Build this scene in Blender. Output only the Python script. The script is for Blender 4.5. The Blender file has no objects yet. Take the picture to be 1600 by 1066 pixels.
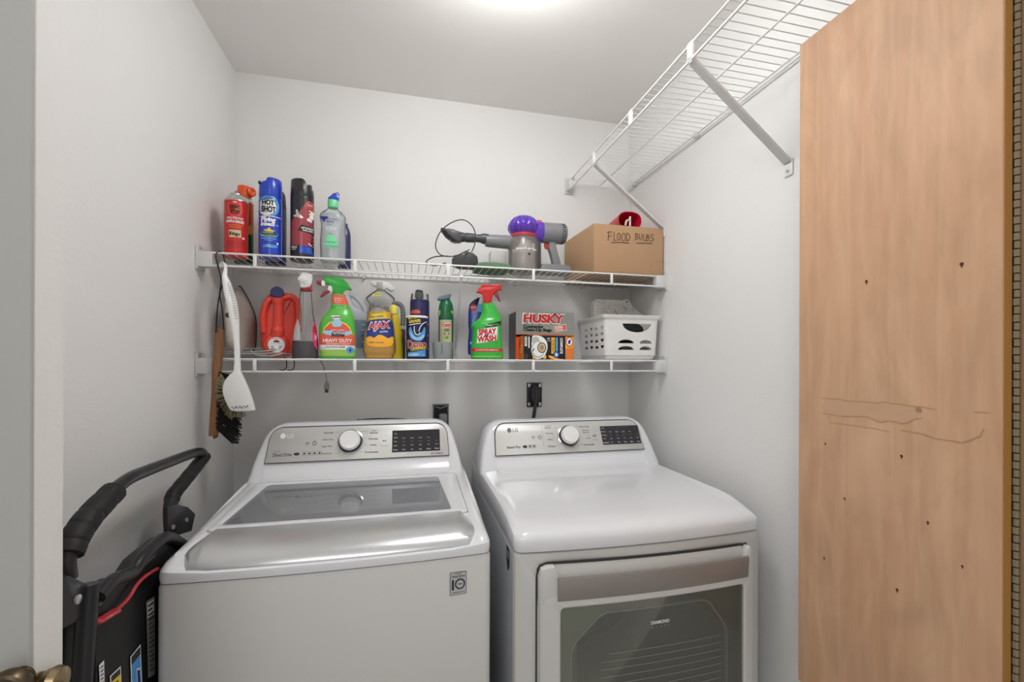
import bpy, bmesh, math, random
from math import sin, cos, pi, tan, atan, radians, sqrt
from mathutils import Vector, Matrix
from mathutils.geometry import tessellate_polygon

random.seed(7)
SC = bpy.context.scene
COL = SC.collection

# ------------------------------------------------------------------ camera, world, light, exposure
F_PX, YAW, HORIZON, CAM_H, ROLL = 685.2, 0.2304, 565.3, 1.34, 0.0031
cam_d = bpy.data.cameras.new('camera')
cam = bpy.data.objects.new('camera', cam_d)
COL.objects.link(cam)
cam.matrix_world = (Matrix.Translation((0, 0, CAM_H)) @ Matrix.Rotation(-YAW, 4, 'Z')
                    @ Matrix.Rotation(pi / 2, 4, 'X') @ Matrix.Rotation(ROLL, 4, 'Z'))
cam_d.sensor_width = 36.0
cam_d.lens = F_PX / 1600 * 36
cam_d.shift_y = (HORIZON - 533) / 1600
cam_d.clip_start = 0.02
SC.camera = cam

world = bpy.data.worlds.new('ambient_fill')  # even ambient light added as fill through the open hallway side
SC.world = world
world.use_nodes = True
bg = world.node_tree.nodes['Background']
bg.inputs['Color'].default_value = (0.985, 0.99, 1.0, 1)
bg.inputs['Strength'].default_value = 0.55

LAMP_XYZ = (0.25, 1.00, 2.44)       # flush ceiling lamp, just above the top of the frame
LAMP_POWER = 25.0

fill = bpy.data.lights.new('added_fill', 'AREA')  # unseen area light added as fill from behind the camera
fill.energy = 11.5
fill.size = 0.9
fill.color = (1.0, 0.98, 0.95)
fill_o = bpy.data.objects.new('added_fill', fill)
COL.objects.link(fill_o)
fill_o.location = (-0.30, -0.50, 2.34)
fill_o.rotation_euler = (Vector((0.75, 1.05, 0.75)) - fill_o.location).to_track_quat('-Z', 'Y').to_euler()

SC.view_settings.view_transform = 'Standard'
SC.view_settings.look = 'None'
SC.view_settings.exposure = 0.0
SC.view_settings.gamma = 1.0
SC.view_settings.use_curve_mapping = False
SC.cycles.use_denoising = True
SC.cycles.max_bounces = 10
SC.cycles.transparent_max_bounces = 24

# ------------------------------------------------------------------ measuring helper: a point of the place seen in direction (u, v)
_c, _s = cos(YAW), sin(YAW)
def ray(u, v):
    du, dv = u - 800.0, v - HORIZON
    a, b = du * cos(ROLL) + dv * sin(ROLL), -du * sin(ROLL) + dv * cos(ROLL)
    r, z = a / F_PX, -b / F_PX
    return Vector((r * _c + _s, -r * _s + _c, z))
def at_y(u, v, Y):
    d = ray(u, v); return Vector((0, 0, CAM_H)) + d * (Y / d.y)
def at_x(u, v, X):
    d = ray(u, v); return Vector((0, 0, CAM_H)) + d * (X / d.x)

# ------------------------------------------------------------------ materials
MATS = {}
def lin(c):
    c = c / 255.0
    return c / 12.92 if c <= 0.04045 else ((c + 0.055) / 1.055) ** 2.4
def rgb(c): return (lin(c[0]), lin(c[1]), lin(c[2]), 1)
def base_mat(name):
    m = bpy.data.materials.new(name); m.use_nodes = True
    nt = m.node_tree
    return m, nt, nt.nodes['Principled BSDF']
def node(nt, t, **kw):
    n = nt.nodes.new(t)
    for k, v in kw.items():
        if k in n.inputs.keys(): n.inputs[k].default_value = v
        else: setattr(n, k, v)
    return n
def M(name, col, rough=0.4, metal=0.0, var=0.03, nscale=40.0, bump=0.0, bscale=300.0, coat=0.0, spec=0.5, trans=0.0, ior=1.45, sheen=0.0):
    m, nt, p = base_mat(name)
    tc = node(nt, 'ShaderNodeTexCoord')
    nz = node(nt, 'ShaderNodeTexNoise', Scale=nscale, Detail=3.0)
    nt.links.new(tc.outputs['Object'], nz.inputs['Vector'])
    mx = node(nt, 'ShaderNodeMix', data_type='RGBA')
    a = rgb(col)
    mx.inputs[6].default_value = tuple(x * (1 - var) for x in a[:3]) + (1,)
    mx.inputs[7].default_value = tuple(min(1, x * (1 + var)) for x in a[:3]) + (1,)
    nt.links.new(nz.outputs['Fac'], mx.inputs[0])
    nt.links.new(mx.outputs[2], p.inputs['Base Color'])
    p.inputs['Roughness'].default_value = rough
    p.inputs['Metallic'].default_value = metal
    p.inputs['Coat Weight'].default_value = coat
    p.inputs['Coat Roughness'].default_value = 0.08
    p.inputs['Specular IOR Level'].default_value = spec
    p.inputs['Transmission Weight'].default_value = trans
    p.inputs['IOR'].default_value = ior
    if bump:
        bz = node(nt, 'ShaderNodeTexNoise', Scale=bscale, Detail=2.0)
        nt.links.new(tc.outputs['Object'], bz.inputs['Vector'])
        bp = node(nt, 'ShaderNodeBump', Strength=bump, Distance=0.002)
        nt.links.new(bz.outputs['Fac'], bp.inputs['Height'])
        nt.links.new(bp.outputs['Normal'], p.inputs['Normal'])
    MATS[name] = m
    return m
def clear(name, tint, ior=1.45, rough=0.03, body=0.0, bodycol=(255, 255, 255)):
    """thin clear plastic or glass: tinted see-through with a Fresnel gloss, optionally a milky part"""
    m, nt, p = base_mat(name)
    out = nt.nodes['Material Output']
    tr = node(nt, 'ShaderNodeBsdfTransparent'); tr.inputs['Color'].default_value = rgb(tint)
    gl = node(nt, 'ShaderNodeBsdfGlossy'); gl.inputs['Roughness'].default_value = rough
    fr = node(nt, 'ShaderNodeFresnel', IOR=ior)
    mx = node(nt, 'ShaderNodeMixShader')
    nt.links.new(fr.outputs['Fac'], mx.inputs['Fac'])
    nt.links.new(tr.outputs[0], mx.inputs[1]); nt.links.new(gl.outputs[0], mx.inputs[2])
    p.inputs['Base Color'].default_value = rgb(bodycol); p.inputs['Roughness'].default_value = 0.35
    m2 = node(nt, 'ShaderNodeMixShader'); m2.inputs['Fac'].default_value = body
    nt.links.new(mx.outputs[0], m2.inputs[1]); nt.links.new(p.outputs[0], m2.inputs[2])
    nt.links.new(m2.outputs[0], out.inputs['Surface'])
    MATS[name] = m
    return m
def paint(name, col, bump, bscale):
    return M(name, col, rough=0.75, var=0.012, nscale=5.0, bump=bump, bscale=bscale, spec=0.25)
def grain(name, c1, c2, scale, rough=0.5, bands=6.0, spec=0.4):
    m, nt, p = base_mat(name)
    tc = node(nt, 'ShaderNodeTexCoord')
    mp = node(nt, 'ShaderNodeMapping'); mp.inputs['Scale'].default_value = scale
    nt.links.new(tc.outputs['Object'], mp.inputs['Vector'])
    n1 = node(nt, 'ShaderNodeTexNoise', Scale=bands, Detail=6.0, Roughness=0.6, Distortion=0.8)
    nt.links.new(mp.outputs['Vector'], n1.inputs['Vector'])
    cr = node(nt, 'ShaderNodeValToRGB')
    cr.color_ramp.elements[0].position = 0.3; cr.color_ramp.elements[0].color = rgb(c1)
    cr.color_ramp.elements[1].position = 0.7; cr.color_ramp.elements[1].color = rgb(c2)
    nt.links.new(n1.outputs['Fac'], cr.inputs['Fac'])
    nt.links.new(cr.outputs['Color'], p.inputs['Base Color'])
    p.inputs['Roughness'].default_value = rough
    p.inputs['Specular IOR Level'].default_value = spec
    MATS[name] = m
    return m, nt, p, tc, cr

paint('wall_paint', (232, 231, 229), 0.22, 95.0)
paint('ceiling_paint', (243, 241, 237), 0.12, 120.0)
paint('door_paint_shaded', (178, 178, 174), 0.05, 60.0)
M('floor_tile', (206, 201, 194), 0.45)
M('wire_white', (232, 232, 230), 0.38)
M('bracket_grey', (214, 214, 212), 0.45)
M('appliance_white', (228, 229, 232), 0.16, coat=0.4, var=0.01)
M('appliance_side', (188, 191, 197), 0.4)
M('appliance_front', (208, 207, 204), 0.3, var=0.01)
M('silver', (150, 144, 139), 0.38, metal=0.35, var=0.01)
M('silver_lid', (206, 207, 208), 0.26, metal=0.6, var=0.01)
M('panel_silver', (204, 203, 200), 0.38, metal=0.3, var=0.01)
M('gap_dark', (58, 58, 58), 0.6)
M('ink', (52, 52, 54), 0.5)
M('ink_soft', (128, 128, 128), 0.5)
M('knob_white', (236, 236, 236), 0.22, coat=0.3)
M('chrome', (188, 188, 190), 0.14, metal=1.0)
M('dark_chrome', (96, 96, 98), 0.25, metal=0.9)
M('display_black', (34, 32, 38), 0.12, coat=0.5)
M('display_white', (214, 214, 220), 0.5)
M('display_dim', (120, 118, 126), 0.5)
M('tub_grey', (232, 234, 236), 0.4)
M('tub_steel', (176, 178, 182), 0.4, metal=0.3)
M('drum_steel', (168, 170, 162), 0.5, metal=0.0)
M('bezel_smoke', (224, 225, 214), 0.4)
M('rubber', (26, 26, 27), 0.6)
M('black_plastic', (30, 30, 31), 0.35)
M('black_satin', (40, 40, 42), 0.3)
M('charcoal', (74, 73, 76), 0.35)
M('grey_plastic', (128, 128, 131), 0.35)
M('light_grey', (188, 188, 188), 0.4)
M('white_plastic', (238, 238, 236), 0.3)
M('cream_plastic', (214, 205, 190), 0.35)
M('iron_grey', (172, 162, 154), 0.35)
M('iron_dark', (70, 58, 54), 0.35)
M('cable_grey', (158, 158, 156), 0.5)
M('cable_dark', (66, 64, 60), 0.5)
M('red', (205, 40, 36), 0.3, coat=0.2)
M('bright_red', (214, 38, 34), 0.3, coat=0.2)
M('jug_red', (226, 66, 50), 0.26, coat=0.3)
M('maroon', (150, 42, 52), 0.35)
M('can_maroon', (156, 58, 68), 0.3, coat=0.2)
M('orange', (232, 92, 32), 0.32)
M('salmon', (228, 98, 74), 0.4)
M('amber', (250, 178, 50), 0.4)
M('green', (52, 178, 62), 0.28, coat=0.3)
M('lime', (92, 188, 70), 0.3, coat=0.3)
M('pale_lime', (158, 200, 90), 0.4)
M('dark_green', (20, 108, 66), 0.3, coat=0.2)
M('can_green', (30, 92, 48), 0.32)
M('mint', (120, 214, 158), 0.4)
M('navy', (44, 40, 92), 0.32, coat=0.2)
M('deep_navy', (24, 26, 74), 0.32, coat=0.2)
M('blue', (34, 66, 186), 0.28, coat=0.3)
M('royal', (26, 48, 140), 0.3, coat=0.3)
M('sky', (86, 160, 222), 0.35)
M('pale_blue', (170, 208, 234), 0.4)
M('teal_blue', (70, 112, 160), 0.35)
M('slate', (120, 136, 156), 0.4)
M('yellow', (236, 208, 48), 0.35)
M('lemon', (238, 226, 96), 0.35)
M('print_white', (242, 242, 240), 0.45)
M('print_black', (24, 24, 26), 0.45)
M('print_red', (206, 42, 44), 0.45)
M('print_blue', (38, 58, 130), 0.45)
M('print_grey', (150, 148, 146), 0.5)
M('print_orange', (236, 126, 44), 0.45)
M('print_beige', (206, 200, 160), 0.45)
M('can_silver', (198, 196, 190), 0.25, metal=0.8)
M('pink', (222, 60, 128), 0.4)
M('purple_metal', (104, 66, 190), 0.24, metal=0.45, coat=0.4)
M('red_ring', (176, 58, 66), 0.35)
M('marker', (88, 58, 40), 0.7)
M('cardboard', (182, 147, 114), 0.8, var=0.05, nscale=18.0, spec=0.15)
M('cardboard_edge', (168, 124, 84), 0.85)
M('basket_white', (232, 230, 228), 0.35)
M('paper', (226, 222, 214), 0.8)
M('crimson', (198, 30, 58), 0.35)
M('black_cloth', (34, 35, 38), 0.85, bump=0.5, bscale=60.0)
M('grey_cloth', (150, 150, 150), 0.85, bump=0.5, bscale=60.0)
M('red_cloth', (170, 48, 44), 0.8, bump=0.4, bscale=60.0)
M('bristle_tan', (150, 142, 112), 0.7)
M('bristle_black', (20, 19, 19), 0.65)
M('brass', (150, 134, 104), 0.28, metal=0.9, var=0.2, nscale=60.0)
M('bronze', (98, 86, 68), 0.35, metal=0.9)
M('hinge_metal', (150, 138, 112), 0.4, metal=0.7)
M('ply_edge', (176, 128, 66), 0.6)
M('strap_red', (190, 52, 60), 0.35, coat=0.2)
M('screw_metal', (196, 196, 192), 0.3, metal=0.8)
M('plug_dark', (58, 58, 60), 0.45)
M('box_metal', (120, 122, 122), 0.4, metal=0.6)
M('stain', (182, 138, 104), 0.7)
M('stain_core', (200, 162, 130), 0.7)
M('stain_dark', (160, 128, 102), 0.7)
M('knot', (84, 50, 32), 0.7)
M('blue_cap', (70, 110, 200), 0.3)
M('white_box', (226, 224, 220), 0.6)
M('moss', (92, 126, 92), 0.7)
M('fibre_red', (200, 52, 60), 0.4)
clear('soap_orange', (250, 200, 90), ior=1.33, rough=0.05, body=0.92, bodycol=(246, 186, 30))
M('soap_yellow', (222, 196, 40), 0.3)
clear('liquid_purple', (120, 70, 110), ior=1.33, rough=0.05, body=0.9, bodycol=(50, 18, 46))
clear('gel_liquid', (244, 248, 248), ior=1.12, rough=0.05, body=0.42, bodycol=(232, 236, 238))
clear('clear_plastic', (249, 250, 250), ior=1.28, rough=0.08, body=0.07, bodycol=(236, 238, 238))
clear('clear_bin', (236, 231, 227), ior=1.4, rough=0.05, body=0.24, bodycol=(205, 198, 193))
clear('cup_clear', (226, 231, 230), ior=1.35, rough=0.12, body=0.55, bodycol=(196, 205, 203))
clear('milky', (226, 230, 240), ior=1.4, rough=0.2, body=0.6, bodycol=(224, 228, 236))
clear('lid_glass', (236, 238, 242), ior=2.4, rough=0.02, body=0.20, bodycol=(228, 230, 234))
clear('door_glass', (234, 236, 230), ior=1.5, rough=0.03, body=0.20, bodycol=(160, 162, 153))

# lamp glass (gives off light)
m, nt, p = base_mat('lamp_glass')
p.inputs['Base Color'].default_value = (1, 0.97, 0.92, 1)
p.inputs['Emission Color'].default_value = (0.975, 0.985, 1.0, 1)
p.inputs['Emission Strength'].default_value = LAMP_POWER
MATS['lamp_glass'] = m

# birch plywood: stretched grain, veneer joints and an old water stain with its own outline
m, nt, p, tc, cr = grain('birch_ply', (199, 155, 121), (214, 174, 140), (3.0, 6.0, 0.9), rough=0.55, bands=2.6)
sx = node(nt, 'ShaderNodeSeparateXYZ'); nt.links.new(tc.outputs['Object'], sx.inputs[0])
fine = node(nt, 'ShaderNodeTexNoise', Scale=1.0, Detail=4.0)
mp = node(nt, 'ShaderNodeMapping'); mp.inputs['Scale'].default_value = (40, 60, 4)
nt.links.new(tc.outputs['Object'], mp.inputs['Vector']); nt.links.new(mp.outputs['Vector'], fine.inputs['Vector'])
def math_n(op, a, b=None, c=None):
    n = nt.nodes.new('ShaderNodeMath'); n.operation = op
    for i, x in enumerate((a, b, c)):
        if x is None: continue
        if isinstance(x, (int, float)): n.inputs[i].default_value = x
        else: nt.links.new(x, n.inputs[i])
    return n.outputs[0]
yy = sx.outputs['Y']
tone = math_n('ADD', 0.90, math_n('MULTIPLY', fine.outputs['Fac'], 0.20))
joint = math_n('MULTIPLY', math_n('GREATER_THAN', yy, 0.158), 0.025)
tone = math_n('SUBTRACT', tone, joint)
hsv = node(nt, 'ShaderNodeHueSaturation'); nt.links.new(cr.outputs['Color'], hsv.inputs['Color']); nt.links.new(tone, hsv.inputs['Value'])
mot = node(nt, 'ShaderNodeTexNoise', Scale=9.0, Detail=5.0, Distortion=1.5)
mp2 = node(nt, 'ShaderNodeMapping'); mp2.inputs['Scale'].default_value = (1, 1.0, 0.45)
nt.links.new(tc.outputs['Object'], mp2.inputs['Vector']); nt.links.new(mp2.outputs['Vector'], mot.inputs['Vector'])
mr = node(nt, 'ShaderNodeMapRange'); mr.inputs['From Min'].default_value = 0.45; mr.inputs['From Max'].default_value = 0.75; mr.inputs['To Max'].default_value = 0.65
nt.links.new(mot.outputs['Fac'], mr.inputs['Value'])
mxa = node(nt, 'ShaderNodeMix', data_type='RGBA'); mxa.inputs[7].default_value = rgb((184, 146, 116))
nt.links.new(mr.outputs['Result'], mxa.inputs[0]); nt.links.new(hsv.outputs['Color'], mxa.inputs[6])
wv = node(nt, 'ShaderNodeTexWave', Scale=5.0, Distortion=9.0, Detail=3.0); wv.inputs['Detail Scale'].default_value = 1.3; wv.bands_direction = 'Y'
mp3 = node(nt, 'ShaderNodeMapping'); mp3.inputs['Scale'].default_value = (1, 1.3, 0.30)
nt.links.new(tc.outputs['Object'], mp3.inputs['Vector']); nt.links.new(mp3.outputs['Vector'], wv.inputs['Vector'])
mr2 = node(nt, 'ShaderNodeMapRange'); mr2.inputs['From Min'].default_value = 0.72; mr2.inputs['From Max'].default_value = 1.0; mr2.inputs['To Max'].default_value = 0.14
nt.links.new(wv.outputs['Fac'], mr2.inputs['Value'])
mxb = node(nt, 'ShaderNodeMix', data_type='RGBA'); mxb.inputs[7].default_value = rgb((226, 190, 158))
nt.links.new(mr2.outputs['Result'], mxb.inputs[0]); nt.links.new(mxa.outputs[2], mxb.inputs[6])
nt.links.new(mxb.outputs[2], p.inputs['Base Color'])
grain('brown_wood', (176, 142, 108), (196, 160, 126), (8.0, 8.0, 0.8), bands=3.0)
grain('handle_wood', (132, 88, 56), (164, 118, 80), (10.0, 10.0, 2.0), bands=4.0)
# newsprint: rows of tiny grey type
m, nt, p = base_mat('newsprint')
tc = node(nt, 'ShaderNodeTexCoord')
wv = node(nt, 'ShaderNodeTexWave', Scale=95.0, Distortion=0.4, Detail=2.0); wv.bands_direction = 'Z'
nz = node(nt, 'ShaderNodeTexNoise', Scale=260.0, Detail=2.0)
nt.links.new(tc.outputs['Object'], wv.inputs['Vector']); nt.links.new(tc.outputs['Object'], nz.inputs['Vector'])
mu = node(nt, 'ShaderNodeMath', operation='MULTIPLY'); nt.links.new(wv.outputs['Fac'], mu.inputs[0]); nt.links.new(nz.outputs['Fac'], mu.inputs[1])
cr = node(nt, 'ShaderNodeValToRGB')
cr.color_ramp.elements[0].position = 0.2; cr.color_ramp.elements[0].color = rgb((236, 232, 224))
cr.color_ramp.elements[1].position = 0.45; cr.color_ramp.elements[1].color = rgb((112, 108, 104))
nt.links.new(mu.outputs[0], cr.inputs['Fac']); nt.links.new(cr.outputs['Color'], p.inputs['Base Color'])
p.inputs['Roughness'].default_value = 0.85
MATS['newsprint'] = m

# ------------------------------------------------------------------ mesh builder
def V(*a): return Vector(a)
class MB:
    def __init__(s): s.v, s.f, s.m, s.mats = [], [], [], []
    def mi(s, m):
        if m not in s.mats: s.mats.append(m)
        return s.mats.index(m)
    def add(s, vs, fs, m, xf=None):
        b = len(s.v); k = s.mi(m)
        for q in vs:
            q = Vector(q); s.v.append(xf @ q if xf else q)
        for f in fs: s.f.append([b + i for i in f]); s.m.append(k)
        return s
    def loops(s, L, m, c0=True, c1=True, closed=True, xf=None):
        n = len(L[0]); vs = [q for l in L for q in l]; fs = []
        for i in range(len(L) - 1):
            for j in range(n if closed else n - 1):
                k = (j + 1) % n
                fs.append((i * n + j, i * n + k, (i + 1) * n + k, (i + 1) * n + j))
        if c0: fs.append(tuple(range(n - 1, -1, -1)))
        if c1: fs.append(tuple((len(L) - 1) * n + j for j in range(n)))
        return s.add(vs, fs, m, xf)
    def box(s, x0, x1, y0, y1, z0, z1, m, bev=0.0, seg=2, xf=None):
        bm = bmesh.new(); bmesh.ops.create_cube(bm, size=1.0)
        for v in bm.verts:
            v.co = Vector(((x0 + x1) / 2 + v.co.x * (x1 - x0), (y0 + y1) / 2 + v.co.y * (y1 - y0), (z0 + z1) / 2 + v.co.z * (z1 - z0)))
        if bev: bmesh.ops.bevel(bm, geom=bm.edges[:], offset=bev, segments=seg, affect='EDGES', profile=0.5)
        bm.verts.index_update()
        s.add([v.co.copy() for v in bm.verts], [[v.index for v in f.verts] for f in bm.faces], m, xf); bm.free()
        return s
    def tube(s, path, r, m, n=8, closed=False, xf=None, flat=1.0):
        P = [Vector(q) for q in path]; N = len(P)
        R = r if isinstance(r, (list, tuple)) else [r] * N
        T = []
        for i in range(N):
            a = P[(i - 1) % N] if closed or i > 0 else P[i]; b = P[(i + 1) % N] if closed or i < N - 1 else P[i]
            T.append((b - a).normalized())
        up = Vector((0, 0, 1)) if abs(T[0].z) < 0.9 else Vector((0, 1, 0))
        u = T[0].cross(up).normalized(); L = []
        for i in range(N):
            u = (u - T[i] * u.dot(T[i])).normalized(); w = T[i].cross(u)
            L.append([P[i] + (u * cos(2 * pi * k / n) + w * sin(2 * pi * k / n) * flat) * R[i] for k in range(n)])
        if closed: L.append(L[0]); return s.loops(L, m, False, False, xf=xf)
        return s.loops(L, m, xf=xf)
    def lathe(s, prof, m, n=32, xf=None, c0=True, c1=True):
        return s.loops([[Vector((max(r, 1e-5) * cos(2 * pi * k / n), max(r, 1e-5) * sin(2 * pi * k / n), z)) for k in range(n)] for r, z in prof], m, c0, c1, xf=xf)
    def slab(s, out, y0, y1, m, bev=0.0, xf=None, seg=2):
        """outline in x,z pushed along y from y0 (front) to y1 (back), with rounded edges"""
        def ins(d): return inset(out, d) if d else out
        L = []
        if bev:
            for k in range(seg + 1):
                t = k / seg * pi / 2
                L.append([V(q[0], y0 + bev * (1 - cos(t)), q[1]) for q in ins(bev * (1 - sin(t)))])
            for k in range(seg, -1, -1):
                t = k / seg * pi / 2
                L.append([V(q[0], y1 - bev * (1 - cos(t)), q[1]) for q in ins(bev * (1 - sin(t)))])
        else:
            L = [[V(q[0], y0, q[1]) for q in out], [V(q[0], y1, q[1]) for q in out]]
        return s.loops(L, m, xf=xf)
    def decal(s, poly, f, m, off=0.0004, cell=0.006):
        """flat printed shape (x,z outline) laid on the surface f(x,z,off)"""
        bm = bmesh.new()
        vs = [bm.verts.new((q[0], q[1], 0)) for q in poly]
        for t in tessellate_polygon([[Vector((q[0], q[1], 0)) for q in poly]]):
            try: bm.faces.new([vs[i] for i in t])
            except ValueError: pass
        xs = [q[0] for q in poly]; zs = [q[1] for q in poly]
        for ax, lo, hi in ((0, min(xs), max(xs)), (1, min(zs), max(zs))):
            k = int((hi - lo) / cell)
            for i in range(1, k + 1):
                co = Vector((0, 0, 0)); co[ax] = lo + (hi - lo) * i / (k + 1); no = Vector((0, 0, 0)); no[ax] = 1
                bmesh.ops.bisect_plane(bm, geom=bm.verts[:] + bm.edges[:] + bm.faces[:], plane_co=co, plane_no=no)
        bm.verts.index_update()
        s.add([f(v.co.x, v.co.y, off) for v in bm.verts], [[v.index for v in fc.verts] for fc in bm.faces], m); bm.free()
        return s
    def txt(s, st, x, z, f, m, h=None, w=None, off=0.0012, bold=0.0, shear=0.0, rot=0.0, align='C', arc=0.0):
        vs, fs, bb = text2d(st, bold, shear)
        bw, bh = bb[2] - bb[0], bb[3] - bb[1]
        kz = h / bh if h else w / bw
        kx = w / bw if w else kz
        cx = (bb[0] + bb[2]) / 2 if align == 'C' else bb[0]; cz = (bb[1] + bb[3]) / 2
        out = []
        for q in vs:
            a, b = (q[0] - cx) * kx, (q[1] - cz) * kz
            b += arc * a * a
            a, b = a * cos(rot) - b * sin(rot), a * sin(rot) + b * cos(rot)
            out.append(f(x + a, z + b, off))
        return s.add(out, fs, m)
    def map(s, fn):
        s.v = [fn(q) for q in s.v]; return s
    def build(s, name, parent=None, loc=None, angle=35.0, normals=True):
        me = bpy.data.meshes.new(name); me.from_pydata([tuple(q) for q in s.v], [], s.f)
        for k in s.mats: me.materials.append(MATS[k])
        me.polygons.foreach_set('material_index', s.m)
        if normals:
            bm = bmesh.new(); bm.from_mesh(me); bmesh.ops.recalc_face_normals(bm, faces=bm.faces[:]); bm.to_mesh(me); bm.free()
        me.shade_smooth(); me.set_sharp_from_angle(angle=radians(angle)); me.update()
        o = bpy.data.objects.new(name, me); COL.objects.link(o)
        if parent: o.parent = parent
        if loc: o.location = loc
        return o

_T = {}
def text2d(st, bold=0.0, shear=0.0):
    key = (st, bold, shear)
    if key in _T: return _T[key]
    cu = bpy.data.curves.new('lettering', 'FONT'); cu.body = st; cu.size = 1.0; cu.offset = bold; cu.shear = shear; cu.resolution_u = 3
    ob = bpy.data.objects.new('lettering', cu); COL.objects.link(ob)
    dg = bpy.context.evaluated_depsgraph_get(); dg.update()
    ev = ob.evaluated_get(dg); me = ev.to_mesh()
    vs = [(v.co.x, v.co.y) for v in me.vertices]; fs = [list(q.vertices) for q in me.polygons]
    ev.to_mesh_clear(); bpy.data.objects.remove(ob); bpy.data.curves.remove(cu)
    xs = [q[0] for q in vs]; ys = [q[1] for q in vs]
    _T[key] = (vs, fs, (min(xs), min(ys), max(xs), max(ys)))
    return _T[key]

def inset(poly, d):
    n = len(poly); A = sum(poly[i][0] * poly[(i + 1) % n][1] - poly[(i + 1) % n][0] * poly[i][1] for i in range(n))
    sg = 1 if A > 0 else -1; out = []
    for i in range(n):
        a, b, c = Vector(poly[i - 1][:2]), Vector(poly[i][:2]), Vector(poly[(i + 1) % n][:2])
        e1, e2 = (b - a), (c - b)
        if e1.length < 1e-9 or e2.length < 1e-9: out.append((b.x, b.y)); continue
        e1.normalize(); e2.normalize()
        n1, n2 = Vector((-e1.y, e1.x)) * sg, Vector((-e2.y, e2.x)) * sg
        h = n1 + n2; k = max(h.length_squared / 2, 0.35)
        q = b + h * (d / k); out.append((q.x, q.y))
    return out
def quadloop(c, r, nc=6, ns=1):
    """rounded quad: corner points c (2D), corner radius r, extra points along the sides"""
    out = []
    for i in range(4):
        p, a, b = Vector(c[i]), Vector(c[i - 1]), Vector(c[(i + 1) % 4])
        s0 = p + (a - p).normalized() * r; s1 = p + (b - p).normalized() * r
        for k in range(nc + 1):
            t = k / nc; q = s0 * (1 - t) ** 2 + p * 2 * t * (1 - t) + s1 * t * t; out.append((q.x, q.y))
        nx = b + (p - b).normalized() * r
        for k in range(1, ns): q = s1.lerp(nx, k / ns); out.append((q.x, q.y))
    return out
def rrect(x0, x1, z0, z1, r, nc=6, ns=1): return quadloop([(x0, z0), (x1, z0), (x1, z1), (x0, z1)], r, nc, ns)
def ellipse(cx, cz, a, b, n=28, t0=0.0, t1=2 * pi):
    full = abs(t1 - t0 - 2 * pi) < 1e-6
    return [(cx + a * cos(t0 + (t1 - t0) * k / (n if full else n - 1)), cz + b * sin(t0 + (t1 - t0) * k / (n if full else n - 1))) for k in range(n)]
def smooth(pts, it=2, closed=True):
    for _ in range(it):
        out = []; n = len(pts)
        rng = range(n) if closed else range(n - 1)
        if not closed: out.append(pts[0])
        for i in rng:
            a, b = Vector(pts[i]), Vector(pts[(i + 1) % n])
            out += [tuple(a.lerp(b, 0.25)), tuple(a.lerp(b, 0.75))]
        if not closed: out.append(pts[-1])
        pts = out
    return pts
def spline(pts, n=8):
    P = [Vector(q) for q in pts]; out = []
    for i in range(len(P) - 1):
        a, b, c, d = P[max(i - 1, 0)], P[i], P[i + 1], P[min(i + 2, len(P) - 1)]
        for k in range(n):
            t = k / n
            out.append(0.5 * ((2 * b) + (c - a) * t + (2 * a - 5 * b + 4 * c - d) * t * t + (3 * b - a - 3 * c + d) * t ** 3))
    out.append(P[-1]); return out

def densify(pts, d):
    out = []
    for i in range(len(pts)):
        a, c_ = Vector(pts[i]), Vector(pts[(i + 1) % len(pts)]); k = max(1, int((c_ - a).length / d))
        out += [tuple(a.lerp(c_, j / k)) for j in range(k)]
    return out

class Loft:
    """upright container: rows (z, half width, half depth, centre x), superellipse sections"""
    def __init__(s, rows, n=2.0):
        s.r = sorted([tuple(q) + (0.0,) * (4 - len(q)) for q in rows]); s.n = n; s.sl = []
        R = s.r
        for c in (1, 2, 3):
            d = [(R[i + 1][c] - R[i][c]) / max(R[i + 1][0] - R[i][0], 1e-6) for i in range(len(R) - 1)]
            m = [d[0]] + [0 if d[i - 1] * d[i] <= 0 else 2 * d[i - 1] * d[i] / (d[i - 1] + d[i]) for i in range(1, len(d))] + [d[-1]]
            s.sl.append(m)
    def par(s, z):
        R = s.r; z = min(max(z, R[0][0]), R[-1][0]); i = 0
        while i < len(R) - 2 and z > R[i + 1][0]: i += 1
        h = max(R[i + 1][0] - R[i][0], 1e-6); t = (z - R[i][0]) / h; o = []
        for c in (1, 2, 3):
            m = s.sl[c - 1]
            o.append((2 * t ** 3 - 3 * t * t + 1) * R[i][c] + (t ** 3 - 2 * t * t + t) * h * m[i] + (-2 * t ** 3 + 3 * t * t) * R[i + 1][c] + (t ** 3 - t * t) * h * m[i + 1])
        return o
    def mesh(s, mb, m, z0=None, z1=None, seg=36, step=0.005, grow=0.0, c0=True, c1=True):
        z0 = s.r[0][0] if z0 is None else z0; z1 = s.r[-1][0] if z1 is None else z1
        zs = sorted(set([z0, z1] + [q[0] for q in s.r if z0 < q[0] < z1] + [z0 + (z1 - z0) * k / max(1, int((z1 - z0) / step)) for k in range(1, int((z1 - z0) / step))]))
        L = []
        for z in zs:
            a, b, cx = s.par(z); l = []
            for k in range(seg):
                t = 2 * pi * k / seg; ct, st_ = cos(t), sin(t)
                l.append(V(cx + (a + grow) * math.copysign(abs(ct) ** (2 / s.n), ct), (b + grow) * math.copysign(abs(st_) ** (2 / s.n), st_), z))
            L.append(l)
        return mb.loops(L, m, c0, c1)
    def f(s, x, z, off):
        a, b, cx = s.par(z); t = min(max((x - cx) / max(a, 1e-5), -0.995), 0.995)
        y = -b * (1 - abs(t) ** s.n) ** (1 / s.n)
        return V(cx + t * (a + off), y - off, z)
def can(r, rows): return Loft([(z, r * k, r * k) for z, k in rows])

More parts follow.
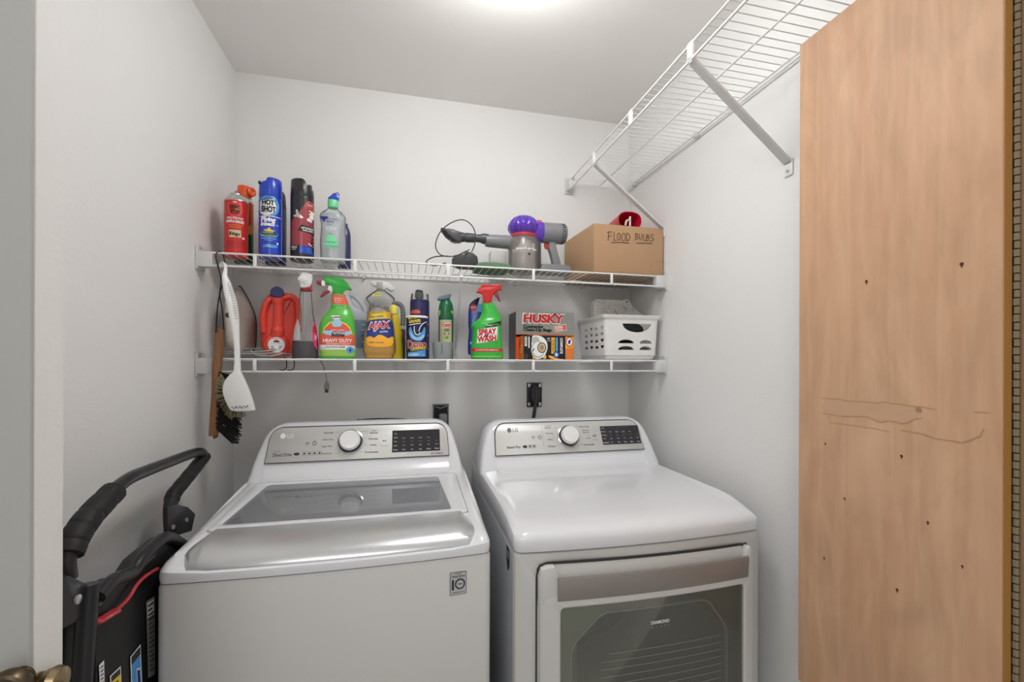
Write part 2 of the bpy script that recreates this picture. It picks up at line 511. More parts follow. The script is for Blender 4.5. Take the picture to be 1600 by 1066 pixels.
# ------------------------------------------------------------------ scene objects
def tag(o, label, cat, group=None, kind=None):
    o['label'] = label; o['category'] = cat
    if group: o['group'] = group
    if kind: o['kind'] = kind
    return o
def thing(name, label, cat, loc=(0, 0, 0), rotz=0.0, group=None):
    o = bpy.data.objects.new(name, None); COL.objects.link(o); o.empty_display_size = 0.05
    o.location = loc; o.rotation_euler = (0, 0, rotz)
    return tag(o, label, cat, group)
def struct(o, label=None, cat=None):
    o['kind'] = 'structure'
    if label: o['label'] = label; o['category'] = cat
    return o
def flatf(y):
    return lambda x, z, off: V(x, y - off, z)
RY = lambda a: Matrix.Rotation(a, 4, 'Y')
RX = lambda a: Matrix.Rotation(a, 4, 'X')
RZ = lambda a: Matrix.Rotation(a, 4, 'Z')
TR = lambda x, y, z: Matrix.Translation((x, y, z))

# ================================================================== THE ROOM
XL, XR, YB, ZC = -0.648, 0.9945, 1.863, 2.44
struct(MB().box(-1.6, 1.4, -0.6, YB + 0.12, -0.06, 0.0, 'floor_tile').build('floor'), 'beige tiled floor under the washer and dryer', 'floor')
struct(MB().box(-1.6, 1.4, -0.6, YB + 0.12, ZC, ZC + 0.06, 'ceiling_paint').build('ceiling'), 'plain off-white ceiling above the shelves', 'ceiling')
struct(MB().box(-1.6, 1.4, YB, YB + 0.12, 0.0, ZC, 'wall_paint').build('wall_back'), 'off-white wall behind washer and dryer', 'wall')
struct(MB().box(XR, XR + 0.12, -0.6, YB, 0.0, ZC, 'wall_paint').build('wall_right'), 'off-white right wall carrying the high wire shelf', 'wall')
struct(MB().box(XL - 0.12, XL, 0.30, YB, 0.0, ZC, 'wall_paint').build('wall_left'), 'off-white left wall beside the folded step ladder', 'wall')
# left door leaf, seen by its free edge, with a worn brass knob on the face and one on the edge
DX, DY0, DY1 = -0.4216, 0.620, 0.6645
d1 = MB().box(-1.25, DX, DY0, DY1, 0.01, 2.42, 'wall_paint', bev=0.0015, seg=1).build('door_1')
MB().box(-1.25, DX - .0004, DY0 - .006, DY0 + .0005, 0.01, 2.42, 'door_paint_shaded', bev=0.001, seg=1).build('door_face', d1)  # smooth face skin, greyed: shade of the hall side is in its colour
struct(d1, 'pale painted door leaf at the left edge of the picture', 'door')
kc = at_y(22, 1069, 0.602)
prof_k = [(0.0, -0.012), (0.012, -0.012), (0.012, -0.008), (0.009, -0.006), (0.012, -0.004), (0.0185, 0.000), (0.0205, 0.007), (0.0185, 0.013), (0.0155, 0.0150), (0.013, 0.0135), (0.0, 0.0135)]
MB().lathe(prof_k, 'bronze', 32, xf=TR(*kc) @ RX(pi / 2)).build('knob', d1)
kc2 = at_x(76, 1069, DX + 0.012)
prof_k2 = [(0.0, -0.012), (0.014, -0.012), (0.014, -0.009), (0.008, -0.008), (0.008, -0.006), (0.0165, -0.002), (0.0185, 0.005), (0.016, 0.012), (0.008, 0.016), (0.0, 0.017)]
MB().lathe(prof_k2, 'brass', 32, xf=TR(*kc2) @ RY(pi / 2)).build('knob', d1)

# ------------------------------------------------------------------ ceiling lamp
lx, ly, lz = LAMP_XYZ
lamp = thing('ceiling_light', 'round flush ceiling lamp glowing above the washer', 'ceiling lamp', (lx, ly, lz))
MB().lathe([(0.0, 0.0), (0.080, 0.0), (0.082, -0.012), (0.070, -0.020), (0.050, -0.028), (0.0, -0.028)], 'wire_white', 48).build('base', lamp)
MB().lathe([(0.048, -0.028), (0.090, -0.042), (0.126, -0.068)] + [(0.142 * cos(t), -0.096 - 0.050 * sin(t)) for t in [k * pi / 2 / 10 for k in range(11)]], 'lamp_glass', 48, c0=False).build('lamp_shade', lamp)

# ------------------------------------------------------------------ wire shelves on the back wall
SY = 1.558
POSTS = [-0.482, -0.178, 0.133, 0.4455, 0.758]
def wall_shelf(zt, label, brace_x):
    lip = 0.040
    s = thing('wire_shelf', label, 'shelf', (0, YB, zt), 0, 'ventilated wire shelves on the back wall')
    y0 = SY - YB
    xa, xb = XL + 0.012, XR - 0.012
    mb = MB()
    for y, z, r in ((y0, 0, 0.0032), (y0, -lip, 0.0032), (-0.006, 0, 0.0030), (y0 * 0.5, -0.0045, 0.0028)):
        mb.tube([V(xa, y, z), V(xb, y, z)], r, 'wire_white', 8)
    mb.build('rail', s)
    mb = MB(); n = int((xb - xa) / 0.0254)
    for k in range(n + 1):
        x = xa + 0.01 + k * (xb - xa - 0.02) / n
        mb.tube([V(x, y0 - 0.001, 0.0022), V(x, -0.004, 0.0022)], 0.0014, 'wire_white', 5)
    mb.build('deck_wires', s)
    for x in POSTS:
        MB().box(x - 0.0055, x + 0.0055, y0 - 0.0042, y0 - 0.0005, -lip, -0.001, 'wire_white', 0.0015).build('lip_post', s)
    for x in POSTS[:2] + POSTS[3:]:
        m_ = MB().box(x - 0.005, x + 0.005, -0.016, 0.0, -0.010, 0.008, 'bracket_grey', 0.002)
        m_.build('wall_clip', s)
    for sx, xw in ((1, XL), (-1, XR)):
        b = MB()
        x0, x1 = sorted((xw + sx * 0.0005, xw + sx * 0.046)); e0, e1 = sorted((xw + sx * 0.0005, xw + sx * 0.006))
        b.box(x0, x1, y0 - 0.008, y0 + 0.022, -lip - 0.006, 0.0030, 'bracket_grey', 0.0025)
        b.box(e0, e1, y0 - 0.010, y0 + 0.05, -lip - 0.014, 0.020, 'bracket_grey', 0.002)
        b.tube([V(xw + sx * 0.004, y0 + 0.006, 0.0155), V(xw + sx * 0.010, y0 + 0.006, 0.0155)], 0.0035, 'screw_metal', 10)
        b.build('end_bracket', s)
    for bx in brace_x:
        b = MB()
        a, c_ = V(bx, y0 + 0.004, -lip - 0.002), V(bx + 0.010, -0.007, -0.285)
        b.tube([a + V(0, -0.008, 0.006), a, c_, c_ + V(0, 0.0, -0.022)], 0.0052, 'wire_white', 8)
        b.box(bx + 0.002, bx + 0.018, -0.005, -0.0005, -0.318, -0.280, 'wire_white', 0.0015)
        b.build('brace', s)
    return s
ZT, ZLW = 1.680, 1.345
wall_shelf(ZT, 'upper white wire shelf on the back wall, holding vacuum and cardboard box', [0.180])
wall_shelf(ZLW, 'lower white wire shelf on the back wall, crowded with cleaning bottles', [])

# high shelf running along the right wall
ZR, SX = 2.147, 0.693
rs = thing('wire_shelf', 'high white wire shelf running along the right wall under the ceiling', 'shelf', (XR, YB, ZR))
x0 = SX - XR; lip = 0.040; yend = 0.05 - YB
mb = MB()
for x, z, r in ((x0, 0, 0.0032), (x0, -lip, 0.0034), (-0.010, 0, 0.0030), (-0.010, -0.012, 0.0028), (x0 * 0.5, -0.0045, 0.0028)):
    mb.tube([V(x, -0.012, z), V(x, yend, z)], r, 'wire_white', 8)
mb.build('rail', rs)
mb = MB(); n = int((-yend - 0.02) / 0.0254)
for k in range(n + 1):
    y = -0.03 - k * 0.0254
    mb.tube([V(x0 - 0.001, y, 0.0022), V(-0.006, y, 0.0022)], 0.0015, 'wire_white', 5)
mb.build('deck_wires', rs)
for y in (1.578, 1.288, 0.979, 0.68, 0.38):
    b = MB().box(x0 - 0.0044, x0 + 0.002, y - YB - 0.011, y - YB + 0.011, -lip - 0.004, 0.004, 'white_plastic', 0.002)
    b.build('lip_clip', rs)
for y in (1.80, 1.36, 0.885):
    b = MB().lathe([(0.0, 0.0), (0.010, 0.0), (0.010, 0.014), (0.006, 0.020), (0.0, 0.020)], 'bracket_grey', 16, xf=TR(-0.0005, y - YB, -0.006) @ RY(-pi / 2))
    b.build('wall_clip', rs)
for y in (1.578, 0.979, 0.38):
    b = MB(); yy = y - YB
    a, c_ = V(x0 + 0.004, yy, -lip - 0.004), V(-0.006, yy, -0.268)
    b.tube([a + V(-0.008, 0, 0.010), a], 0.0075, 'wire_white', 8)
    d = (c_ - a).normalized(); w = V(0, 0.011, 0); u = d.cross(V(0, 1, 0)).normalized() * 0.0035
    b.loops([[a + w + u, a - w + u, a - w - u, a + w - u], [c_ + w + u, c_ - w + u, c_ - w - u, c_ + w - u]], 'bracket_grey')
    b.box(-0.0045, -0.0005, yy - 0.014, yy + 0.014, -0.305, -0.262, 'wire_white', 0.003)
    b.tube([V(-0.0075, yy, -0.292), V(-0.003, yy, -0.292)], 0.004, 'screw_metal', 10)
    b.build('brace', rs)
b = MB().box(x0 - 0.010, x0 + 0.014, -0.046, -0.0005, -lip - 0.006, 0.005, 'bracket_grey', 0.003)
b.box(x0 - 0.016, x0 + 0.022, -0.006, -0.0005, -lip - 0.014, 0.018, 'bracket_grey', 0.002)
b.build('end_bracket', rs)

# ------------------------------------------------------------------ plywood door of the wall cabinet on the right
PX, PY0, PY1, PZ0, PZ1 = 0.930, 0.507, 0.886, 0.563, 2.118
cab = thing('wall_cabinet', 'shallow wall cabinet with its birch plywood door swung open, on the right wall', 'cabinet', (PX, PY0, PZ0))
b = MB().box(0.0, 0.019, 0.0, PY1 - PY0, 0.0, PZ1 - PZ0, 'birch_ply', 0.0012, 1)
door = b.build('door', cab)
for y, z, r in ((.3074, .5904, .003), (.1478, .5949, .004), (.2615, .4783, .0035), (.1033, .4824, .0035), (.0514, .4255, .003), (.3097, .3268, .0035), (.155, .332, .004), (.216, .9455, .0045), (.0537, .9468, .0045)):
    k = MB(); k.add([V(-0.0006, y + r * cos(t) * (0.55 + 0.3 * sin(3 * t)), z + r * 1.1 * sin(t)) for t in [2 * pi * i / 14 for i in range(14)]], [list(range(14))], 'knot')
    k.build('wood_knot', door)
def dq(X_, Y_): q = at_x(1260 + X_ / 5.333, 590 + Y_ / 5.333, PX); return (q.y - PY0, q.z - PZ0)
st = MB(); fdoor = lambda a, c_, o: V(-o, a, c_)
st.decal([dq(*q) for q in smooth([(135, 175), (300, 185), (500, 205), (640, 205), (760, 220), (960, 245), (965, 290), (900, 340), (830, 380), (760, 375), (690, 360), (620, 378), (500, 330), (300, 320), (180, 310), (135, 300)], 1)], fdoor, 'stain_core', .0003, cell=1)
st.decal([dq(*q) for q in smooth([(905, 250), (940, 248), (968, 270), (960, 296), (915, 292)], 2)], fdoor, 'stain_dark', .0005, cell=1)
def ribbon(pts, w, m):
    P_ = [Vector(dq(*q)) for q in pts]
    for a, c_ in zip(P_, P_[1:]):
        d = (c_ - a).normalized(); u_ = Vector((-d.y, d.x)) * w
        st.add([fdoor(*(a + u_), .0005), fdoor(*(a - u_), .0005), fdoor(*(c_ - u_), .0005), fdoor(*(c_ + u_), .0005)], [[0, 1, 2, 3]], m)
ribbon([(135, 172), (220, 180), (300, 184), (330, 196), (420, 200), (500, 204), (600, 215), (640, 203), (700, 214), (760, 222), (860, 238), (960, 246), (1080, 270)], .0011, 'stain')
ribbon([(135, 300), (220, 312), (300, 326), (420, 322), (510, 326), (560, 356), (620, 378), (690, 360), (760, 374), (785, 386), (850, 378), (900, 350), (970, 338)], .0009, 'stain')
ribbon([(790, 440), (960, 470), (1080, 510), (1200, 528), (1300, 546), (1390, 512), (1450, 488), (1480, 430)], .0012, 'stain')
ribbon([(1390, 286), (1460, 290), (1530, 296)], .0008, 'stain'); ribbon([(180, 320), (200, 378), (400, 400), (560, 425), (700, 455)], .0007, 'stain')
st.build('water_stain', door)
MB().box(0.0015, 0.0188, -0.0012, -0.0001, 0.002, PZ1 - PZ0 - 0.002, 'ply_edge').build('door_edge', cab)
hb = MB(); nk = int((PZ1 - PZ0) / 0.0131)
for k in range(nk):
    z = k * (PZ1 - PZ0) / nk
    hb.tube([V(0.0265 if k % 2 else 0.0262, -0.002, z + 0.0006), V(0.0265 if k % 2 else 0.0262, -0.002, z + (PZ1 - PZ0) / nk - 0.0012)], 0.0055, 'hinge_metal', 10)
    if k % 2: hb.box(0.0192, 0.0222, -0.0024, 0.0005, z + .0006, z + (PZ1 - PZ0) / nk - .0006, 'rubber')
hb.build('hinge', cab)
MB().box(0.031, XR - PX - 0.0005, -0.24, -0.003, -0.05, PZ1 - PZ0 - 0.02, 'brown_wood', 0.002).build('frame', cab)

# ================================================================== WASHER
WXC, WH = -0.1525, 0.3430      # centre and half width
def wbow(q):
    if q.y > 1.22: return q
    w = min(1.0, (1.22 - q.y) / 0.17)
    return V(q.x, q.y - 0.014 * w * (1 - ((q.x - WXC) / WH) ** 2), q.z)
washer = thing('washing_machine', 'white top-loading washing machine with glass lid, left of the dryer', 'washing machine')
def loop3(c, r, zf, nc=6, ns=10):
    return [V(x, y, zf(x, y) if callable(zf) else zf) for x, y in quadloop(c, r, nc, ns)]
def rect4(x0, x1, y0, y1): return [(x0, y0), (x1, y0), (x1, y1), (x0, y1)]
xa, xb = WXC - WH, WXC + WH
b = MB()
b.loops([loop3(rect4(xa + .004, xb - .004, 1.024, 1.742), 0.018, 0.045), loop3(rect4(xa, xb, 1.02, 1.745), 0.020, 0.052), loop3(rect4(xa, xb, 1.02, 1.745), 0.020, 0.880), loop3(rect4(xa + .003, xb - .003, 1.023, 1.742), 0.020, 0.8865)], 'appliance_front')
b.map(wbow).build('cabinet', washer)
for fx in (xa + .06, xb - .06):
    for fy in (1.09, 1.68):
        MB().lathe([(0.0, 0.0), (0.022, 0.0), (0.022, 0.012), (0.012, 0.016), (0.012, 0.06), (0.0, 0.06)], 'rubber', 16).build('foot', washer, (fx, fy, 0))
def wz(y): return 0.962 - 0.062 * (1.50 - y)
TOPZ = lambda d: (lambda x, y: wz(y) - d)
b = MB()
def ntch(x, y):
    a = min(1, max(0, (.322 - abs(x - WXC)) / .02)); c_ = min(1, max(0, (1.14 - y) / .05)); return .013 * a * a * (3 - 2 * a) * c_
L = [loop3(rect4(xa + .001, xb - .001, 1.021, 1.745), 0.022, 0.8888), loop3(rect4(xa, xb, 1.02, 1.745), 0.022, lambda x, y: 0.900),
     loop3(rect4(xa, xb, 1.021, 1.745), 0.026, lambda x, y: 0.912 + 0.046 * min(1, max(0, (y - 1.05) / 0.45)) - ntch(x, y) * .5),
     loop3(rect4(xa + .005, xb - .005, 1.030, 1.740), 0.030, lambda x, y: wz(max(y, 1.06)) - .012 - ntch(x, y)),
     loop3(rect4(xa + .014, xb - .014, 1.046, 1.735), 0.030, lambda x, y: wz(y) - .004 - ntch(x, y)),
     loop3(rect4(xa + .026, xb - .026, 1.070, 1.730), 0.030, lambda x, y: wz(y) - ntch(x, y)),
     loop3(rect4(xa + .036, xb - .036, 1.155, 1.495), 0.010, TOPZ(0)),
     loop3(rect4(xa + .037, xb - .037, 1.156, 1.494), 0.010, TOPZ(0.022)),
     loop3(rect4(xa + .060, xb - .060, 1.172, 1.480), 0.12, TOPZ(0.030)),
     loop3(rect4(xa + .062, xb - .062, 1.174, 1.478), 0.12, TOPZ(0.060))]
b.loops(L, 'appliance_white', False, False)
b.map(wbow).build('top_cover', washer)
# tub inside
b = MB(); cx, cy = WXC, 1.325
def circ(r, z, n=64): return [V(cx + r * 1.75 * cos(2 * pi * k / n), cy + r * sin(2 * pi * k / n), z) for k in range(n)]
b.loops([circ(0.165, 0.890), circ(0.150, 0.892), circ(0.138, 0.888), circ(0.130, 0.870)], 'tub_grey', False, False)
b.loops([circ(0.130, 0.870), circ(0.132, 0.60), circ(0.120, 0.56)], 'tub_steel', False, True)
b.build('tub', washer)
MB().lathe([(0.0, 0.0), (0.034, 0.0), (0.034, 0.014), (0.028, 0.019), (0.0, 0.019)], 'blue_cap', 24).build('dispenser_cap', washer, (-0.405, 1.205, 0.893))
# lid
lid = None
b = MB()
wq = [(-0.440, 1.186), (0.112, 1.182), (0.093, 1.462), (-0.417, 1.470)]
def grow4(c, d):
    m_ = Vector((sum(q[0] for q in c) / 4, sum(q[1] for q in c) / 4))
    return [tuple(Vector(q) + Vector((math.copysign(d, q[0] - m_.x), math.copysign(d, q[1] - m_.y)))) for q in c]
oq = rect4(xa + .038, xb - .038, 1.157, 1.493)
L = [loop3(oq, .010, TOPZ(.012)), loop3(oq, .010, TOPZ(-.002)), loop3(rect4(xa + .041, xb - .041, 1.160, 1.490), .010, TOPZ(-.004)),
     loop3(grow4(wq, .004), .014, TOPZ(-.004)), loop3(wq, .014, TOPZ(-.002)), loop3(wq, .014, TOPZ(.012))]
b.loops(L, 'appliance_white', False, False)
lid = b.map(wbow).build('lid', washer)
b = MB().loops([loop3(grow4(wq, .003), .014, TOPZ(.006)), loop3(grow4(wq, .003), .014, TOPZ(-.0005))], 'lid_glass')
b.map(wbow).build('lid_glass', lid)
# grey handle strip along the lid's front edge
prof = smooth([(1.166, .9395), (1.166, .9462), (1.120, .9470), (1.075, .9425), (1.044, .930), (1.028, .914), (1.0255, .9035), (1.032, .8995), (1.048, .9015), (1.075, .918)], 2)
b = MB(); L = []
hx0, hx1 = WXC - .3075, WXC + .3075
for k in range(33):
    t = -1 + 2 * k / 32
    e = max(0, (abs(t) - 0.955) / 0.045); sc_ = 1 - 0.55 * (1 - sqrt(max(0, 1 - e * e)))
    x = WXC + t * .3075
    L.append([V(x + (-0.012 if t < 0 else 0.012) * (1.10 - y) * 3 * (1 if abs(t) > .9 else abs(t)), 1.085 + (y - 1.085) * sc_, .925 + (z - .925) * sc_) for y, z in prof])
b.loops(L, 'silver_lid')
b.map(wbow).build('lid_handle', lid)

# control console (shared by washer and dryer)
def console(root, xc, hw, yb, tall, panel_lo, panel_hi, ph, kx, kz):
    """hump with a tilted silver panel; yf(z) is the tilted front"""
    yf = lambda z: yb + 0.5 * (z - 0.96)
    half = [(hw, 0.945), (hw - .001, .965), (hw - .012, 1.02), (hw - .027, 1.072)]
    p0, p1, p2 = Vector((hw - .027, 1.072)), Vector((hw - .042, tall)), Vector((hw - .105, tall + .001))
    for k in range(1, 11):
        t = k / 10; q = p0 * (1 - t) ** 2 + p1 * 2 * t * (1 - t) + p2 * t * t; half.append((q.x, q.y))
    sil = [(xc - x, z) for x, z in half] + [(xc + x, z) for x, z in reversed(half)]
    def sh(d): return [(xc + (x - xc) * (1 - d / hw), z - d * max(0, (z - 1.0) / .12)) for x, z in sil]
    L = [[V(x, 1.742, .945 + (z - .945) * .90) for x, z in sh(.012)], [V(x, 1.725, .945 + (z - .945) * .93) for x, z in sh(.004)], [V(x, yf(z) + .05, z) for x, z in sil], [V(x, yf(z) + .018, z) for x, z in sil],
         [V(x, yf(z) + .007, z) for x, z in sh(.003)], [V(x, yf(z) + .0015, z) for x, z in sh(.009)], [V(x, yf(z), z) for x, z in sh(.016)]]
    body = MB().loops(L, 'appliance_white').build('console', root)
    pz0, pz1 = panel_lo, panel_hi
    ph2 = [(ph, pz0), (ph - .004, pz0 + .07)]
    p0, p1, p2 = Vector(ph2[1]), Vector((ph - .010, pz1)), Vector((ph - .048, pz1))
    for k in range(1, 9):
        t = k / 8; q = p0 * (1 - t) ** 2 + p1 * 2 * t * (1 - t) + p2 * t * t; ph2.append((q.x, q.y))
    out = [(xc - x, z) for x, z in ph2] + [(xc + x, z) for x, z in reversed(ph2)]
    f = lambda x, z, off: V(x, yf(z) - .0085 - off, z)
    b = MB()
    o2 = inset(out, -0.0022)
    b.loops([[V(x, yf(z) + .002, z) for x, z in o2], [V(x, yf(z) - .0060, z) for x, z in o2]], 'gap_dark')
    b.loops([[V(x, yf(z) + .001, z) for x, z in out], [V(x, yf(z) - .0079, z) for x, z in out], [V(x, yf(z) - .0085, z) for x, z in inset(out, .0008)]], 'panel_silver')
    panel = b.build('control_panel', root)
    # cove between panel and worktop
    zb = pz0 - .003
    pr = [(zb, yf(zb) + .0005), (zb - .008, yf(zb) - .0025), (zb - .020, yf(zb) - .012), (zb - .032, yf(zb) - .021), (zb - .041, yf(zb) - .031), (zb - .046, yf(zb) - .045), (zb - .050, yf(zb) - .047), (zb - .054, yf(zb) + .02)]
    b = MB(); b.loops([[V(x, y, z) for z, y in pr] for x in (xc - ph + .001, xc - ph + .003, xc + ph - .003, xc + ph - .001)], 'appliance_white', closed=True)
    b.build('console_cove', root)
    # dial
    ax = TR(*f(kx, kz, 0)) @ RX(pi / 2 - 0.4636)
    d = MB()
    d.lathe([(0.0, 0), (0.0425, 0), (0.0425, .003), (0.038, .0045), (0.0365, .003), (.0, .003)], 'chrome', 48, xf=ax)
    d.lathe([(0.0365, .003), (0.035, .012), (0.033, .016), (.0, .016)], 'dark_chrome', 48, xf=ax, c0=False)
    dial = d.build('dial', root)
    MB().lathe([(0.0335, .016), (0.0325, .027), (0.0300, .0305), (0.012, .032), (0.0, .032)], 'knob_white', 48, xf=ax, c0=False).build('dial_cap', dial)
    return f
fw = console(washer, WXC - .003, .340, 1.522, 1.1285, 1.0135, 1.1175, .2915, -0.1922, 1.0675)
def lg_logo(b, x, z, f, m):
    b.decal(ellipse(x, z, .0082, .0082), f, m, .0002)
    b.txt('LG', x + .0225, z, f, m, h=.0125, off=.0002, bold=.02)
b = MB()
lg_logo(b, -0.404, 1.0925, fw, 'print_white'); b.build('logo', washer); b = MB()
T = lambda s_, x, z, m='ink', h=.0058, **k: b.txt(s_, x, z, fw, m, h=h, off=.0003, **k)
T('Direct Drive', -0.4265, 1.036, h=.0105, w=.056, bold=.012, align='L')
T('INVERTER', -0.427, 1.0455, 'ink_soft', h=.0035, align='L')
b.decal(ellipse(-.356, 1.0365, .009, .0045), fw, 'ink', .0002)
for k in range(4):
    x = -.3395 + k * .0155
    b.decal(rrect(x, x + .0135, 1.031, 1.0425, .002), fw, 'ink_soft', .0002); b.decal(rrect(x + .001, x + .0125, 1.032, 1.0415, .0015), fw, 'panel_silver', .0004)
    b.decal(ellipse(x + .0067, 1.0368, .0036, .003), fw, 'ink', .0006)
b.build('feature_marks', washer); b = MB()
for k in range(2):
    b.decal([(-.327 + q[0] * (.006 - k * .002), 1.064 + k * .002 + q[1] * (.008 - .002 * k)) for q in [(-1, .2), (0, 1), (1, .2), (.7, .0), (0, .7), (-.7, 0)]], fw, 'ink', .0003)
T('Start', -.327, 1.0615, 'ink_soft', h=.0035)
def power(b, x, z, f, m):
    b.decal(ellipse(x, z, .0066, .0066, 20, radians(115), radians(425)) + ellipse(x, z, .0048, .0048, 20, radians(425), radians(115)), f, m, .0003)
    b.decal(rrect(x - .0009, x + .0009, z + .001, z + .0085, .0003), f, m, .0003)
power(b, -.305, 1.067, fw, 'ink')
b.build('button_marks', washer); b = MB()
for s_, x, z, xl in (('Normal', -.264, 1.098, -.2), ('Heavy Duty', -.264, 1.0765, 0), ('Deep Wash', -.2655, 1.0555, 0), ('Waterproof', -.266, 1.034, -.2),):
    T(s_, x, z, h=.0066, bold=.015)
b.build('cycle_names', washer); b = MB()
for s_, x, z in (('Allergiene', -.1175, 1.100), ('Normal', -.1175, 1.0935), ('Delicates', -.1185, 1.0745), ('Bedding', -.1175, 1.0545), ('Downloaded', -.1225, 1.0335)):
    T(s_, x, z, h=.0060 if s_ != 'Allergiene' else .004, bold=.015)
for x0_, x1_, z in ((-.245, -.222, 1.098), (-.165, -.138, 1.098), (-.242, -.222, 1.034), (-.165, -.150, 1.034), (-.148, -.138, 1.0765), (-.148, -.138, 1.0555)):
    b.decal([(x0_, z), (x1_, z), (x1_, z + .0008), (x0_, z + .0008)], fw, 'ink_soft', .0003)
b.build('cycle_names', washer); b = MB()
b.decal(ellipse(-.0815, 1.0665, .0115, .0115), fw, 'knob_white', .0003)
b.decal([(-.0865, 1.063), (-.0865, 1.070), (-.0815, 1.0665)], fw, 'ink', .0006)
for x in (-.0800, -.0775): b.decal([(x, 1.063), (x + .0014, 1.063), (x + .0014, 1.070), (x, 1.070)], fw, 'ink', .0006)
T('Start/Pause', -.0815, 1.0515, 'ink_soft', h=.0035)
b.build('start_button', washer); b = MB()
T('TrueBalance', .0995, 1.0212, h=.0052, w=.036, bold=.01)
b.decal([(.0745, 1.019), (.0785, 1.025), (.0805, 1.019)], fw, 'ink', .0003)
b.build('lettering', washer)
def display(root, x0, x1, z0, z1, f, rows):
    b = MB()
    b.decal(rrect(x0, x1, z0, z1, .002), f, 'display_black', .0008)
    n = 6; w = (x1 - x0)
    for i, name in enumerate(rows[0]):
        x = x0 + .011 + i * (w - .022) / (n - 1)
        b.txt(name, x, z0 + .0075, f, 'display_white', h=.0044, off=.0012, bold=.01)
    for i in range(1, n):
        x = x0 + .011 + i * (w - .022) / (n - 1)
        for k in range(3 if i < n - 1 else 2):
            b.txt(rows[1][(i * 3 + k) % len(rows[1])], x, z0 + .021 + k * .0115, f, 'display_dim' if k % 2 else 'display_white', h=.0036, off=.0012)
    for k, name in enumerate(rows[2]):
        b.txt(name, x0 + .011, z0 + .021 + k * .0125, f, 'display_white', h=.0042, off=.0012)
    return b.build('display', root)
display(washer, -.0560, .1062, 1.0295, 1.0985, fw, (['Turbo', 'Temp', 'Spin', 'Soil', 'Rinse', 'Steam'], ['Hot', 'Warm', 'Cold', 'High', 'Med', 'Low', 'Heavy', 'Light', 'Extra'], ['Lock', 'Delay', 'Wi-Fi', 'Tub']))
# warranty badge on the front
fb = lambda x, z, off: wbow(V(x, 1.0196 - off, z))
b = MB()
b.decal(rrect(.0925, .1310, .8015, .8545, .003), fb, 'ink', .0004)
b.decal(rrect(.0937, .1298, .8027, .8533, .0022), fb, 'print_grey', .0007)
b.decal(rrect(.0937, .1298, .8027, .8533, .0022), fb, 'light_grey', .0008)
b.txt('INVERTER', .1118, .8505, fb, 'ink', h=.0026, off=.0012)
b.txt('Direct Drive', .1118, .8445, fb, 'ink', w=.030, h=.0058, off=.0012, bold=.015)
b.txt('1', .0995, .8255, fb, 'ink', h=.0235, w=.0055, off=.0012, bold=.06)
b.decal(ellipse(.1160, .8265, .0120, .0125), fb, 'ink', .0012); b.decal(ellipse(.1160, .8265, .0086, .0090), fb, 'light_grey', .0015)
b.txt('YEAR', .1160, .8265, fb, 'ink', h=.0034, off=.0018, bold=.04)
b.txt('WARRANTY', .1118, .8075, fb, 'ink', w=.030, h=.0034, off=.0012)
b.build('warranty_badge', washer)

# ================================================================== DRYER
DXC, DH = 0.5855, 0.3425
def dbow(q):
    if q.y > 1.16: return q
    w = min(1.0, (1.16 - q.y) / 0.12)
    return V(q.x, q.y - 0.020 * w * (1 - min(1, ((q.x - DXC) / DH) ** 2)), q.z)
dryer = thing('clothes_dryer', 'white front-loading clothes dryer with framed glass door, right of the washer', 'clothes dryer')
xa, xb = DXC - DH, DXC + DH
def vloop(pts, y): return [V(x, y, z) for x, z in pts]
N1, N2 = 6, 10
rr = lambda x0, x1, z0, z1, r: rrect(x0, x1, z0, z1, r, N1, N2)
def circ_like(cx, cz, r):
    base = rr(cx - 1, cx + 1, cz - 1, cz + 1, 0.9)
    return [(cx + r * (x - cx) / sqrt((x - cx) ** 2 + (z - cz) ** 2), cz + r * (z - cz) / sqrt((x - cx) ** 2 + (z - cz) ** 2)) for x, z in base]
ZD = 0.575
oct_pts = lambda d: quadloop_n([(.376 - d, .50), (.376 - d, .665), (.452 - d * .5, .738 + d), (.742 + d * .5, .736 + d), (.803 + d, .655), (.803 + d, .50), (.742 + d * .5, .425 - d), (.446 - d * .5, .425 - d)])
def quadloop_n(pts, r=.022, nc=5):
    out = []; n = len(pts)
    for i in range(n):
        p, a, c_ = Vector(pts[i]), Vector(pts[i - 1]), Vector(pts[(i + 1) % n])
        s0 = p + (a - p).normalized() * r; s1 = p + (c_ - p).normalized() * r
        for k in range(nc + 1):
            t = k / nc; q = s0 * (1 - t) ** 2 + p * 2 * t * (1 - t) + s1 * t * t; out.append((q.x, q.y))
    return out
b = MB()
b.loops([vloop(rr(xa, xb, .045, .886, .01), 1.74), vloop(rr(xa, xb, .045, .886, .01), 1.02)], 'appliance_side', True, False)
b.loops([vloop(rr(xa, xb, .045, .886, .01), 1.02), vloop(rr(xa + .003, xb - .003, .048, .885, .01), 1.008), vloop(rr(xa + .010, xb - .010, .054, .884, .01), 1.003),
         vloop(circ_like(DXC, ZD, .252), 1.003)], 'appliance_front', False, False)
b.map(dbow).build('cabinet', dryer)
b = MB()
b.loops([vloop(circ_like(DXC, ZD, .252), 0.990), vloop(circ_like(DXC, ZD, .254), 1.05), vloop(circ_like(DXC, ZD, .285), 1.07), vloop(circ_like(DXC, ZD, .295), 1.52), vloop(circ_like(DXC, ZD, .27), 1.55)], 'drum_steel', False, True)
drum = b.build('drum', dryer)
b = MB()
ring = lambda r, y: [V(DXC + r * cos(2 * pi * k / 72), y, ZD + r * sin(2 * pi * k / 72)) for k in range(72)]
b.tube(ring(.270, 1.520), .012, 'rubber', 8, closed=True); b.tube(ring(.252, 1.528), .007, 'light_grey', 8, closed=True); b.tube(ring(.20, 1.546), .003, 'grey_plastic', 6, closed=True)
b.build('drum_seal', drum)
